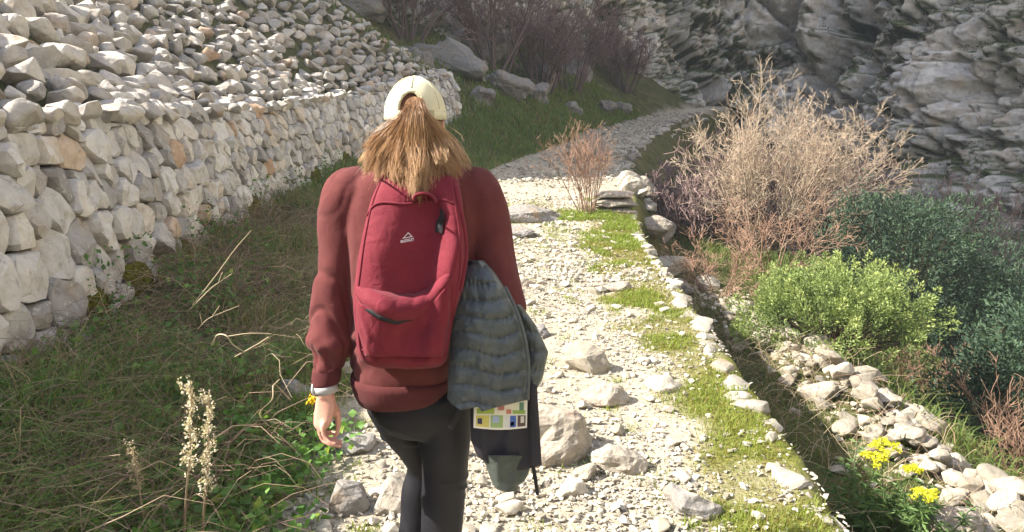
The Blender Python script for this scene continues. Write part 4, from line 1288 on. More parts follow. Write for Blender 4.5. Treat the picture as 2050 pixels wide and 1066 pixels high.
to.matrix_basis = Matrix.Translation(lp(0, -.0085)) @ sh @ Matrix.Rotation(.18, 4, 'Z') @ Matrix.Diagonal((.82, 1.0, 1, 1))

# ------------------------------------------------------------------ quilted jacket hanging over the forearm
jac_mat = cloth_mat('slate_nylon', (.062, .075, .079), .40, 1200, .03, .45, .1, .3, 60)
jac2_mat = cloth_mat('slate_green_nylon', (.050, .062, .055), .5, 1200, .03, .35, .1, .25, 40)
lin_mat = cloth_mat('dark_lining', (.020, .019, .028), .6, 900, .03, .3, .1, .15, 40)
jacket = tagged(empty('jacket', tuple(W(990, 985, 2.03))), 'slate blue quilted jacket hanging over the bent arm', 'jacket')
def sheet(name, L, Rr_, y0, bulge, thick, mat, nu=44, nv=70, quilt=None, wrinkle=.006, seed=1, bottom=None, parent=None):
    """closed hanging cloth between a left and a right outline (photo directions), y0(v) its distance"""
    vs = np.linspace(L[0][0], L[-1][0], nv)
    Lq = np.array(L, float); Rq = np.array(Rr_, float)
    fr = np.zeros((nv, nu, 3)); bk_ = np.zeros((nv, nu, 3))
    for j, v in enumerate(vs):
        uL = np.interp(v, Lq[:, 0], Lq[:, 1]); uR = np.interp(v, Rq[:, 0], Rq[:, 1])
        for i in range(nu):
            s_ = i / (nu - 1); t = (v - vs[0]) / (vs[-1] - vs[0])
            u = uL + (uR - uL) * s_
            vv = v + (bottom(s_) * t ** 1.5 if bottom else 0)
            e_ = (4 * s_ * (1 - s_)) ** .5
            y_ = y0(v) if callable(y0) else y0
            d = bulge * e_
            if quilt: d += quilt(u, vv, s_) * min(1, e_ * 1.6)
            d += wrinkle * float(fbm(np.array([[u * .02, vv * .012, seed]]), 3, seed)[0]) * e_
            fr[j, i] = W(u, vv, y_ - d); bk_[j, i] = W(u, vv, y_ + thick * e_ * (1 if 0 < j < nv - 1 else .2))
    V = np.vstack([fr.reshape(-1, 3), bk_.reshape(-1, 3)])
    ii = np.arange((nv - 1) * nu).reshape(nv - 1, nu)[:, :-1].ravel(); M = nu * nv
    F = [np.stack([ii, ii + 1, ii + nu + 1, ii + nu], 1), np.stack([ii, ii + nu, ii + nu + 1, ii + 1], 1) + M]
    e1 = np.arange(nu - 1); e2 = np.arange(nv - 1) * nu
    F += [np.stack([e1 + 1, e1, e1 + M, e1 + 1 + M], 1), np.stack([e1, e1 + 1, e1 + 1 + M, e1 + M], 1) + (nv - 1) * nu,
          np.stack([e2, e2 + nu, e2 + nu + M, e2 + M], 1), np.stack([e2 + nu, e2, e2 + M, e2 + nu + M], 1) + nu - 1]
    return obj(name, mesh_np(name, V, np.concatenate(F), mat, True), parent or jacket)
def chevron(u, v, s_):
    q_ = (v - 500 + 9 * abs(((u - 905 - .12 * (v - 520)) / 62) % 2 - 1) + 7 * float(vnoise(np.array([[u * .02, v * .012, 7.]]), 9)[0])) / 35.0
    f = q_ - math.floor(q_)
    return .016 * (math.sin(math.pi * f) ** .38 - .5) + .0022 * math.sin(u * .55 + 9 * float(vnoise(np.array([[u * .03, v * .03, 2.]]), 4)[0])) * (1 - math.sin(math.pi * f)) + .003 * float(vnoise(np.array([[u * .08, v * .05, 3.]]), 5)[0])
sheet('back_panel', [(522, 938), (545, 925), (575, 914), (620, 906), (680, 901), (740, 897), (798, 895)], [(522, 968), (545, 990), (575, 1010), (620, 1034), (660, 1050), (720, 1060), (798, 1060)],
      lambda v: np.interp(v, [520, 560, 620, 800], [2.10, 2.05, 2.02, 2.0]), .045, .05, jac_mat, 60, 90, chevron, .014, 3, lambda s_: float(np.interp(s_, [0, .06, .16, .38, .42, .6, 1], [0, 12, 24, 17, 27, 18, 2])))
sheet('sleeve_panel', [(610, 1028), (650, 1045), (700, 1052), (760, 1050), (800, 1048)], [(610, 1042), (650, 1072), (705, 1098), (760, 1086), (800, 1064)], 2.07, .028, .04, jac_mat, 26, 50, chevron, .008, 5)
sheet('lining', [(760, 925), (820, 940), (880, 942), (915, 955), (932, 985)], [(760, 1062), (820, 1075), (880, 1079), (915, 1083), (936, 1084)], 2.035, .012, .012, lin_mat, 40, 44, None, .010, 8, lambda s_: 10 * math.sin(math.pi * s_))
sheet('inner_flap', [(770, 1056), (850, 1060), (932, 1062)], [(770, 1075), (850, 1080), (936, 1085)], 2.016, .006, .01, lin_mat, 10, 30, None, .004, 9)
sheet('sleeve_end', [(912, 962), (930, 972), (950, 979), (970, 986), (980, 994)], [(912, 1062), (930, 1062), (950, 1058), (965, 1049), (972, 1038)], 2.05, .035, .03, jac2_mat, 34, 34, None, .022, 11, lambda s_: 6 * math.sin(math.pi * s_))
VV, FF_ = limb([(*W(1066, 930, 2.03), .006), (*W(1071, 955, 2.03), .006), (*W(1076, 990, 2.03), .005)], 8, 4, .3); obj('drawstring', mesh_np('drawstring', VV, FF_, pack_dark, True), jacket)
VV, FF_ = limb([(*W(926, 815, 2.01), .009), (*W(914, 836, 2.005), .009), (*W(903, 856, 2.0), .009)], 8, 4, .25); obj('hem_strap', mesh_np('hem_strap', VV, FF_, pack_dark, True), jacket)
# zip placket edge of the front panel
VV, FF_ = limb([(*W(1012, 575, 2.0), .004), (*W(1035, 625, 1.985), .005), (*W(1051, 680, 1.975), .0055), (*W(1058, 740, 1.97), .0055), (*W(1056, 800, 1.97), .005)], 10, 5); obj('zip_placket', mesh_np('zip_placket', VV, FF_, jac_mat, True), jacket)
# printed strip of comic panels on the lining
pm, nt, b = new_mat('comic_print', .6, .3)
a_ = nt.nodes.new('ShaderNodeVertexColor'); a_.layer_name = 'ink'; nt.links.new(a_.outputs['Color'], b.inputs['Base Color'])
cellsV, cellsF, cellsC = [], [], []
def cell(u0, v0, u1, v1, col, lift):
    n0 = len(cellsV)
    for (u, v) in ((u0, v0), (u1, v0), (u1, v1), (u0, v1)):
        sag = 4 * math.sin(math.pi * (u - 950) / 105)
        cellsV.append(W(u - (v - 800) * .02, v + sag * (v > 840), 2.012 - lift)); cellsC.append(col)
    cellsF.append((n0, n0 + 1, n0 + 2, n0 + 3))
def block(u0, v0, u1, v1, col, lift=0., n=6):
    for k in range(n): cell(u0 + (u1 - u0) * k / n, v0, u0 + (u1 - u0) * (k + 1) / n, v1, col, lift)
block(949, 795, 1056, 857, (.72, .70, .64), 0)
art = [((955, 800, 990, 829), (.75, .72, .60), [((955, 818, 990, 829), (.30, .42, .08)), ((962, 808, 970, 816), (.55, .06, .05))]),
       ((994, 800, 1024, 829), (.70, .66, .60), [((997, 806, 1010, 822), (.42, .18, .16)), ((1014, 820, 1024, 829), (.5, .2, .14))]),
       ((1027, 800, 1052, 829), (.66, .66, .55), [((1027, 822, 1052, 829), (.25, .38, .08)), ((1040, 806, 1049, 822), (.10, .22, .16))]),
       ((954, 832, 980, 853), (.55, .50, .14), [((957, 838, 966, 848), (.05, .04, .10))]),
       ((983, 832, 1008, 853), (.30, .42, .18), [((987, 834, 1000, 843), (.35, .42, .62))]),
       ((1011, 832, 1034, 853), (.62, .62, .60), [((1022, 833, 1034, 853), (.07, .14, .42)), ((1023, 842, 1030, 850), (.45, .08, .10))]),
       ((1037, 832, 1053, 853), (.10, .07, .06), [((1043, 834, 1050, 846), (.60, .58, .52))])]
for (r_, c_, subs) in art:
    block(*r_, c_, .0008, 3)
    for (r2, c2_) in subs: block(*r2, c2_, .0014, 2)
me = mesh_np('comic_print', np.array(cellsV), np.array(cellsF), pm, False)
ca = me.color_attributes.new('ink', 'FLOAT_COLOR', 'POINT'); ca.data.foreach_set('color', np.c_[np.array(cellsC), np.ones(len(cellsC))].astype(np.float32).ravel())
o = obj('comic_print', me, jacket); o['label'] = 'white printed strip of small coloured comic panels'
# ------------------------------------------------------------------ plant building blocks
pg = np.random.default_rng(44)
def blades(bag, P_, Hh_, lean, width, tint_, az=None, g_=pg):
    """bent grass blades; P_ (n,3) feet"""
    n = len(P_)
    az = g_.uniform(0, 6.283, n) if az is None else az
    d = np.stack([np.cos(az), np.sin(az), np.zeros(n)], -1); w = np.stack([-np.sin(az), np.cos(az), np.zeros(n)], -1) * np.broadcast_to(width, (n,))[:, None] / 2
    up = np.array([0, 0, 1.]); Hc = np.asarray(Hh_)[:, None]; lc_ = np.asarray(lean)[:, None]
    m_ = P_ + up * Hc * .55 + d * Hc * lc_ * .35
    t_ = P_ + up * Hc * (1 - .35 * lc_) + d * Hc * lc_ * 1.0
    V = np.stack([P_ - w, P_ + w, m_ - w * .75, m_ + w * .75, t_], 1)
    F = np.array([(0, 1, 3), (0, 3, 2), (2, 3, 4)])
    bag.add(V.reshape(-1, 3), (F[None] + (np.arange(n) * 5)[:, None, None]).reshape(-1, 3), np.repeat(np.broadcast_to(tint_, (n,)), 5))

def leaves(bag, P_, size, tint_, dirs=None, wide=.5, g_=pg, droop=.0):
    """folded four-point leaves; dirs (n,3) or random"""
    n = len(P_)
    if dirs is None: dirs = g_.normal(0, 1, (n, 3))
    d = dirs / (np.linalg.norm(dirs, axis=1, keepdims=True) + 1e-9)
    r_ = g_.normal(0, 1, (n, 3)); w = np.cross(d, r_); w /= np.linalg.norm(w, axis=1, keepdims=True) + 1e-9
    nn = np.cross(d, w)
    s_ = np.broadcast_to(size, (n,))[:, None]
    V = np.stack([P_, P_ + d * s_ * .5 + w * s_ * wide * .5 + nn * s_ * .08, P_ + d * s_ - np.array([0, 0, 1.]) * s_ * droop, P_ + d * s_ * .5 - w * s_ * wide * .5 + nn * s_ * .08], 1)
    F = np.array([(0, 1, 2), (0, 2, 3)])
    bag.add(V.reshape(-1, 3), (F[None] + (np.arange(n) * 4)[:, None, None]).reshape(-1, 3), np.repeat(np.broadcast_to(tint_, (n,)), 4))

def on_ground(x, y, dz=0.0): return np.stack([x, y, ground_z(x, y) + dz], -1)

def arcs(P0, P1, sag, k=7, g_=pg, wob=.03):
    """curved polylines from P0 to P1, bowed upwards by sag"""
    n = len(P0); t = np.linspace(0, 1, k)
    P_ = P0[:, None] + (P1 - P0)[:, None] * t[None, :, None]
    P_[:, :, 2] += np.asarray(sag)[:, None] * 4 * t * (1 - t)
    L = np.linalg.norm(P1 - P0, axis=1)[:, None, None]
    P_ += g_.normal(0, 1, (n, k, 3)) * wob * L * (t * (1.2 - t))[None, :, None] * .6
    return P_

def grow(base, stems, levels, up=.5, g_=pg, k=6):
    """branching in steps. stems: dict(n, length, spread, r); levels: list of (children per branch, length factor, angle, radius factor)
    returns per level (P (n,k,3), r0 (n,))"""
    n = stems['n']; az = g_.uniform(0, 6.283, n); sp = stems['spread'] * g_.uniform(.15, 1, n) ** .7
    d = np.stack([np.cos(az) * np.sin(sp), np.sin(az) * np.sin(sp), np.cos(sp)], -1)
    if 'bias' in stems: d = d + np.asarray(stems['bias']); d /= np.linalg.norm(d, axis=1, keepdims=True)
    L = stems['length'] * g_.uniform(.7, 1.1, n)
    s0 = np.asarray(base)[None] + np.stack([np.cos(az), np.sin(az), 0 * az], -1) * stems.get('foot', .1) * g_.random((n, 1))
    out_ = []
    r0 = stems['r'] * g_.uniform(.6, 1.1, n)
    par = None
    for lev in range(len(levels) + 1):
        m = len(s0); t = np.linspace(0, 1, k)
        P_ = np.zeros((m, k, 3)); P_[:, 0] = s0; dd = d.copy()
        for j in range(1, k):
            dd = dd + g_.normal(0, .16 if lev else .10, (m, 3)) + np.array([0, 0, up * .12])
            dd /= np.linalg.norm(dd, axis=1, keepdims=True)
            P_[:, j] = P_[:, j - 1] + dd * (L / (k - 1))[:, None]
        out_.append((P_, r0))
        if lev == len(levels): break
        c_, lf, ang, rf = levels[lev]
        c0 = np.repeat(np.arange(m), c_)
        tpos = g_.uniform(.18 if lev else .30, 1.0, len(c0)); fi = tpos * (k - 1); i0 = np.minimum(fi.astype(int), k - 2); fr = (fi - i0)[:, None]
        s0n = P_[c0, i0] * (1 - fr) + P_[c0, i0 + 1] * fr
        tn = P_[c0, i0 + 1] - P_[c0, i0]; tn /= np.linalg.norm(tn, axis=1, keepdims=True) + 1e-9
        rv = g_.normal(0, 1, (len(c0), 3)); rv -= tn * (rv * tn).sum(1, keepdims=True); rv /= np.linalg.norm(rv, axis=1, keepdims=True) + 1e-9
        a_ = ang * g_.uniform(.6, 1.3, len(c0))[:, None]
        d = tn * np.cos(a_) + rv * np.sin(a_); d[:, 2] += up * .25; d /= np.linalg.norm(d, axis=1, keepdims=True)
        L = L[c0] * lf * g_.uniform(.55, 1.2, len(c0)) * (1.15 - .5 * tpos)
        r0 = r0[c0] * rf * (1.1 - .5 * tpos)
        s0 = s0n
    return out_

def twig_tree(name, base, stems, levels, mats, label, cat, group=None, up=.5, seed=0, tint_lo=.2, tint_hi=.8, min_r=.0016, wood=2, k=5):
    g_ = np.random.default_rng(seed)
    lv = grow(base, stems, levels, up, g_, k)
    root = tagged(empty(name, tuple(base)), label, cat, group)
    tb, cb = Bag(), Bag()
    for i, (P_, r_) in enumerate(lv):
        k = P_.shape[1]
        taper = np.linspace(1, .45 if i < len(lv) - 1 else .25, k)[None]
        Rr_ = np.maximum(r_[:, None] * taper, min_r)
        ti = np.clip(g_.normal((tint_lo + (tint_hi - tint_lo) * i / max(1, len(lv) - 1)), .13, len(P_)), 0, 1)
        tubes(tb if i < wood else cb, P_, Rr_, ti, 5 if i == 0 else 3)
    tb.build('trunk', mats, root, True); cb.build('crown', mats, root, True)
    return root, lv

# ------------------------------------------------------------------ grass on the sunny border
short_grass = leaf_mat('sunny_turf', [(0, (.26, .19, .08)), (.25, (.24, .21, .055)), (.6, (.17, .225, .04)), (1, (.25, .32, .06))], .6, .4)
gb = Bag()
n_ = 90000
y = 2.3 + 12.2 * pg.random(n_) ** 1.25; e = pg.random(n_) * 1.5 - .05; x = xr(y) - e
gs = grass_strip(x, y)
P_ = np.stack([x, y, x * 0], -1)
patch = sm(-.3, .3, fbm(P_ * 2.6, 4, 201))
k_ = pg.random(n_) < gs * 1.1 * sm(.0, .16, xr(y) - x)
x, y, patch = x[k_], y[k_], patch[k_]
yy = np.clip((y - 2.3) / 10, 0, 1)
blades(gb, on_ground(x, y, -.005), pg.uniform(.012, .045, len(x)) * (1 + .9 * yy) * (.7 + .6 * patch), pg.uniform(.2, 1.1, len(x)), .004 + .006 * yy, np.clip(pg.normal(.30 + .45 * patch * (.5 + .5 * yy), .2, len(x)), 0, 1))
# tufts among the stones of the path, left edge and right
tx = np.concatenate([pg.uniform(-.95, 1.2, 60), xl(pg.uniform(2.6, 12, 90)) * 0 + pg.uniform(-1.05, -.7, 90), pg.uniform(-.3, 1.0, 50), [.34, .36, .40, .72, .80, .62, .9, .55]])
ty = np.concatenate([pg.uniform(2.6, 10, 60), pg.uniform(2.5, 10, 90), pg.uniform(9.5, 13.5, 50), [3.35, 3.3, 3.25, 2.72, 2.7, 2.75, 4.2, 4.0]])
for a, b_ in zip(tx, ty):
    m = int(pg.integers(25, 90)); r_ = pg.uniform(.02, .06) * (1 if b_ < 8 else 2)
    xx = a + pg.normal(0, r_, m); yy_ = b_ + pg.normal(0, r_ * 1.2, m)
    blades(gb, on_ground(xx, yy_, -.004), pg.uniform(.015, .05, m) * (1 if b_ < 8 else 1.6), pg.uniform(.3, 1.1, m), .005, np.clip(pg.normal(.62, .2, m), 0, 1))
tagged(gb.build('grass', short_grass), 'short bright grass along the sunny right border of the path', kind='stuff')

# ------------------------------------------------------------------ shady verge under the wall: long grass, brambles, weeds
verge_green = leaf_mat('verge_blades', [(0, (.40, .32, .18)), (.25, (.26, .23, .10)), (.5, (.12, .18, .05)), (1, (.18, .28, .07))], .55, .35)
vb = Bag()
def verge_points(n, y0, y1, pw, lo=-.05, hi=1.0):
    y = y0 + (y1 - y0) * pg.random(n) ** pw
    t = lo + (hi - lo) * pg.random(n)
    return xl(y) - t * (xl(y) - xw(y)), y, t
x, y, t = verge_points(29000, 1.6, 11, 1.5)
clump = fbm(np.stack([x * 1.6, y * 1.6, x * 0], -1), 3, 301)
k_ = pg.random(len(x)) < sm(-.5, .5, clump) * sm(-.06, .12, t)
x, y, t, clump = x[k_], y[k_], t[k_], clump[k_]
blades(vb, on_ground(x, y, -.01), pg.uniform(.06, .26, len(x)) * (.6 + .7 * sm(0, .5, t)) * (1 + .5 * clump), pg.uniform(.3, 1.5, len(x)), .006, np.clip(pg.normal(.36 + .22 * clump, .27, len(x)), 0, 1))
x, y, t = verge_points(14000, 10, 24, 1.1)
blades(vb, on_ground(x, y, -.01), pg.uniform(.08, .3, len(x)), pg.uniform(.3, 1.2, len(x)), .016, np.clip(pg.normal(.55, .22, len(x)), 0, 1))
# left bank beyond the wall and far verge
n_ = 16000; y = 20 + 18 * pg.random(n_); x = xl(y) - .1 - 5 * pg.random(n_) ** 1.5
blades(vb, on_ground(x, y, -.02), pg.uniform(.12, .42, n_), pg.uniform(.3, 1.2, n_), .03, np.clip(pg.normal(.55, .25, n_), 0, 1))
for q in range(110):
    y0 = float(2.0 + 7 * pg.random() ** 1.3); t0 = float(pg.random()); x0 = float(xl(y0) - t0 * (xl(y0) - xw(y0)) * .95)
    m = 55; hh_ = pg.uniform(.10, .30); tn = pg.uniform(.45, .95)
    blades(vb, on_ground(x0 + pg.normal(0, .03, m), y0 + pg.normal(0, .03, m), -.01), hh_ * pg.uniform(.5, 1.1, m), pg.uniform(.3, 1.3, m), .0075, np.clip(pg.normal(tn, .12, m), 0, 1))
tagged(vb.build('long_grass', verge_green), 'long shaded grass on the verge below the stone wall', kind='stuff')

bramble_stem = leaf_mat('bramble_stems', [(0, (.11, .07, .055)), (.4, (.22, .14, .105)), (.7, (.32, .24, .16)), (1, (.46, .38, .25))], .7, 0)
sb = Bag()
x, y, t = verge_points(2200, 1.7, 9.5, 1.4, .12, 1.02)
k_ = fbm(np.stack([x * 1.4, y * 1.4, x * 0 + 3], -1), 3, 341) > -.12
x, y, t = x[k_], y[k_], t[k_]
P0 = on_ground(x, y, 0); a = pg.uniform(0, 6.283, len(x)); L = pg.uniform(.2, .75, len(x))
P1 = P0 + np.stack([np.cos(a) * L, np.sin(a) * L, pg.uniform(-.02, .28, len(x))], -1)
P_ = arcs(P0, P1, pg.uniform(.02, .22, len(x)), 6, pg, .12)
tubes(sb, P_, np.linspace(1, .5, 6)[None] * pg.uniform(.0012, .0028, (len(x), 1)), np.clip(pg.normal(.42, .24, len(x)), 0, 1))
# dry wiry tangle
x, y, t = verge_points(3600, 1.8, 11, 1.3, .2, 1.02)
P0 = on_ground(x, y, .03) + np.stack([0 * x, 0 * x, pg.uniform(0, .2, len(x))], -1); a = pg.uniform(0, 6.283, len(x)); L = pg.uniform(.12, .4, len(x))
P1 = P0 + np.stack([np.cos(a) * L, np.sin(a) * L, pg.uniform(-.05, .12, len(x))], -1)
tubes(sb, arcs(P0, P1, pg.uniform(-.02, .10, len(x)), 5, pg, .2), np.full((len(x), 5), .0012), np.clip(pg.normal(.5, .25, len(x)), 0, 1))
tagged(sb.build('bramble_tangle', bramble_stem, None, True), 'tangle of bare bramble stems and dry stalks below the wall', kind='stuff')

weed_leaf = leaf_mat('weed_leaves', [(0, (.07, .12, .045)), (.4, (.095, .20, .055)), (.8, (.16, .30, .075)), (1, (.30, .37, .08))], .5, .35)
wb_ = Bag()
x, y, t = verge_points(14000, 1.8, 8.5, 1.4, -.03, .98)
dens = fbm(np.stack([x * 1.9, y * 1.9, x * 0 + 4], -1), 3, 331)
k_ = pg.random(len(x)) < sm(-.3, .5, dens + .35 * sm(.5, 0, t))
x, y = x[k_], y[k_]; m = len(x)
dirs = np.stack([pg.normal(0, 1, m), pg.normal(0, 1, m), pg.uniform(.0, .8, m)], -1)
leaves(wb_, on_ground(x, y, 0) + np.stack([0 * x, 0 * x, pg.uniform(.01, .2, m)], -1), pg.uniform(.018, .06, m), np.clip(pg.normal(.5, .22, m), 0, 1), dirs, .75)
n_ = 1500; y = 2.0 + 1.6 * pg.random(n_); x = -.75 - 1.2 * pg.random(n_)
k_ = fbm(np.stack([x * 2.2, y * 2.2, x * 0 + 9], -1), 2, 335) > -.05
x, y = x[k_], y[k_]; m = len(x)
leaves(wb_, on_ground(x, y, 0) + np.stack([0 * x, 0 * x, pg.uniform(.02, .14, m)], -1), pg.uniform(.03, .055, m), np.clip(pg.normal(.6, .18, m), 0, 1), np.stack([pg.normal(0, 1, m), pg.normal(0, 1, m), pg.uniform(-.1, .5, m)], -1), .95)
# ivy and creepers at the foot of the wall
y = 2.2 + 12 * pg.random(2600) ** 1.2; h_ = pg.random(2600) ** 2 * .45
s_ = np.interp(y, _wy, _ws)
cl = fbm(np.stack([s_ * 1.2, h_ * 2, s_ * 0], -1), 3, 17) > .05
Pw = wall_point(s_[cl], h_[cl] + .12, pg.uniform(.03, .10, cl.sum()))
leaves(wb_, Pw, pg.uniform(.02, .045, len(Pw)), np.clip(pg.normal(.45, .25, len(Pw)), 0, 1), None, .8)
tagged(wb_.build('weeds', weed_leaf), 'broad leaved green weeds and creepers in the shade below the wall', kind='stuff')

# moss cushions in the joints near the foot of the wall
moss_mat = plain_mat('olive_moss', (.085, .085, .012), .95, .05, .5, 40, 0, .9, .02)
mb = Bag()
def moss(s0, h0, w, hh):
    n1, n2 = 16, 12
    A, B = np.meshgrid(np.linspace(-1, 1, n1), np.linspace(-1, 1, n2))
    rr_ = np.sqrt(A ** 2 + B ** 2)
    d = .075 * np.clip(1 - rr_ ** 2, -.5, 1) + .02
    s_, h_ = s0 + A * w, h0 + B * hh
    Pm = wall_point(s_.ravel(), h_.ravel(), d.ravel() + .02 * fbm(np.stack([s_.ravel() * 14, h_.ravel() * 14, 0 * s_.ravel()], -1), 3, 5))
    ii = np.arange((n2 - 1) * n1).reshape(n2 - 1, n1)[:, :-1].ravel()
    mb.add(Pm, np.stack([ii, ii + 1, ii + n1 + 1, ii + n1], 1), .5)
    nb = 260
    a_, r2 = pg.uniform(0, 6.283, nb), np.sqrt(pg.random(nb)) * .95
    Pb = wall_point(s0 + np.cos(a_) * r2 * w, h0 + np.sin(a_) * r2 * hh, .075 * (1 - r2 ** 2) + .02)
    leaves(mb, Pb, pg.uniform(.015, .03, nb), .5, None, .5)
for (yy_, h0, w, hh) in [(9.3, .20, .26, .2), (3.6, .10, .16, .12), (4.6, .22, .14, .16), (5.4, .20, .2, .15), (6.6, .15, .2, .14), (12.5, .2, .3, .15), (2.9, .05, .2, .1), (14.5, .2, .3, .2), (11, .1, .3, .12), (7.8, .12, .2, .1), (17, .3, .4, .2), (19.5, .4, .4, .3)]:
    moss(float(np.interp(yy_, _wy, _ws)), h0, w, hh)
tagged(mb.build('moss', moss_mat, None, True), 'olive moss cushions along the foot of the stone wall', kind='stuff')

# ------------------------------------------------------------------ dried flower stalks standing in the verge
dry_mat = leaf_mat('dried_pale_flower', [(0, (.20, .13, .09)), (.45, (.42, .34, .24)), (1, (.72, .66, .52))], .8, .2)
def dried_stalk(base, top, label, fluff=.034, n=150, start=.45, tint_=.85):
    root = tagged(empty('dried_flower_stalk', tuple(base)), label, 'dried flower', 'dried flower stalks in the verge')
    b1 = Bag(); P_ = arcs(np.array([base]), np.array([top]), np.array([.0]), 9, pg, .03)
    tubes(b1, P_, np.linspace(.0042, .002, 9)[None], np.linspace(.12, .5, 9)[None], 5); b1.build('stem', dry_mat, root, True)
    b2 = Bag(); C_ = P_[0]
    t = start + (1 - start) * pg.random(n)
    cen = np.stack([np.interp(t, np.linspace(0, 1, 9), C_[:, i]) for i in range(3)], -1)
    cl = np.floor(t * 13); ang = cl * 2.4 + pg.normal(0, .6, n); rad = fluff * pg.random(n) * (.35 + .65 * np.abs(np.sin(cl * 1.7)))
    tips = cen + np.stack([np.cos(ang) * rad, np.sin(ang) * rad, pg.uniform(-.005, .03, n)], -1)
    for q in range(5): leaves(b2, tips + pg.normal(0, .004, tips.shape), pg.uniform(.004, .012, n), np.clip(pg.normal(tint_, .12, n), 0, 1), None, .7)
    m = 26; k_ = pg.integers(0, n, m)
    tubes(b2, arcs(cen[k_], tips[k_], np.full(m, .004), 4, pg, .05), np.full((m, 4), .001), np.full(m, .6))
    b2.build('seed_heads', dry_mat, root)
    return root
dried_stalk(W(368, 1090, 2.30), W(383, 768, 2.22), 'taller of the two pale dried flower stalks in the verge')
dried_stalk(W(404, 1085, 2.32), W(421, 795, 2.25), 'shorter bushy pale dried flower stalk beside the taller one', .034, 170, .35)
dried_stalk(W(292, 1075, 2.35), W(265, 900, 2.33), 'small greyish dried flower stalk left of the pale pair', .03, 80, .5, .45)
# dry curled stalks and single straws
straw_mat = leaf_mat('dry_straw', [(0, (.26, .19, .11)), (1, (.50, .42, .29))], .8, .1)
def straw(name, pts, r_, label, cat='dry stalk', extra=()):
    b1 = Bag(); q = spline([W(*p) for p in pts], 5); tubes(b1, q[None], np.linspace(r_, r_ * .55, len(q))[None], np.array([.75]), 5)
    for ex in extra:
        q = spline([W(*p) for p in ex], 4); tubes(b1, q[None], np.full((1, len(q)), r_ * .6), np.array([.6]), 4)
    return tagged(b1.build(name, straw_mat, None, True), label, cat)
straw('dry_stalk', [(425, 690, 3.05), (434, 672, 3.0), (452, 672, 2.95), (466, 690, 2.95), (490, 706, 2.98)], .0042, 'pale bent dry stalk curling over in the middle of the weeds', extra=[[(455, 674, 2.95), (500, 668, 2.95), (543, 669, 2.98)], [(470, 715, 3.0), (515, 690, 3.0), (538, 675, 3.0)]])
straw('dry_stalk', [(580, 800, 3.0), (549, 770, 2.95), (545, 800, 2.9), (520, 828, 2.9), (545, 856, 2.92), (590, 858, 2.95)], .0032, 'thin pale curled stalk beside the hanging hand', extra=[[(549, 770, 2.95), (560, 760, 2.95)]])
straw('dry_stalk', [(40, 1030, 2.5), (34, 960, 2.48), (40, 880, 2.45), (41, 815, 2.43)], .003, 'lone upright reddish straw near the lower corner of the verge')
straw('dry_stalk', [(386, 610, 3.9), (430, 555, 3.9), (470, 500, 3.9), (503, 462, 3.9)], .003, 'long straight straw leaning up across the weeds')
straw('dry_stalk', [(380, 620, 3.7), (420, 580, 3.7), (440, 565, 3.7), (465, 548, 3.7)], .003, 'straw with a reddish brown seed plume among the weeds', extra=[[(438, 565, 3.7), (442, 553, 3.7), (446, 545, 3.7)], [(446, 560, 3.7), (452, 550, 3.68)]])
straw('dry_stalk', [(395, 660, 3.5), (415, 640, 3.5), (440, 628, 3.5), (478, 613, 3.5)], .0026, 'pale forked stalk with yellow green seed heads in the weeds', extra=[[(405, 650, 3.5), (400, 628, 3.5)], [(425, 634, 3.5), (440, 612, 3.5)]])
yf = Bag(); c0 = W(624, 800, 2.9)
leaves(yf, np.repeat(c0[None], 40, 0) + pg.normal(0, .008, (40, 3)), .02, .5)
yfl = empty('yellow_flower', tuple(W(624, 840, 2.9)))
tagged(yfl, 'small yellow flower blooming beside the wristwatch', 'flower')
yf.build('petals', plain_mat('yellow_petals', (.75, .52, .02), .6, .2, .15, 80), yfl)
y2 = Bag(); q0 = c0.copy(); q0[2] = float(ground_z(c0[:1], c0[1:2])[0]); tubes(y2, arcs(q0[None], c0[None], np.array([0.]), 6, pg, .03), np.full((1, 6), .0025), np.array([.6])); y2.build('stem', verge_green, yfl)

# ------------------------------------------------------------------ bare shrubs
pale_twig = leaf_mat('sunlit_bare_twigs', [(0, (.20, .15, .11)), (.45, (.42, .335, .25)), (.75, (.53, .43, .32)), (.9, (.50, .30, .22)), (1, (.46, .23, .17))], .75, 0)
russet_twig = leaf_mat('russet_twigs', [(0, (.13, .085, .06)), (.5, (.26, .165, .115)), (1, (.38, .235, .165))], .75, 0)
dark_twig = leaf_mat('grey_purple_twigs', [(0, (.10, .075, .07)), (.5, (.19, .135, .13)), (1, (.27, .19, .18))], .8, 0)
bz = float(ground_z(np.array([5.15]), np.array([15.4]))[0])
twig_tree('bare_bush', (5.15, 15.4, bz), dict(n=26, length=2.7, spread=.76, r=.028, foot=.3, bias=(.12, 0, 0)), [(8, .60, .7, .5), (7, .5, .8, .55), (4, .5, .9, .6)], pale_twig, 'large sunlit bare bush with a rounded crown of pale twigs', 'bush', up=.45, seed=5, tint_lo=.1, tint_hi=.62, min_r=.0034, k=5)
twig_tree('bare_bush', (4.7, 13.2, float(ground_z(np.array([4.7]), np.array([13.2]))[0])), dict(n=16, length=1.3, spread=1.25, r=.016, foot=.5), [(7, .6, .8, .5), (6, .5, .9, .6)], russet_twig, 'sprawling brown twiggy bush at the foot of the large bare bush', 'bush', up=.2, seed=6, min_r=.0035)
twig_tree('bare_bush', (3.15, 11.3, float(ground_z(np.array([3.15]), np.array([11.3]))[0])), dict(n=14, length=.85, spread=1.1, r=.012, foot=.3), [(7, .6, .8, .5), (6, .5, .9, .6)], russet_twig, 'low reddish brown bush left of the large bare bush', 'bush', up=.3, seed=7, min_r=.0034)
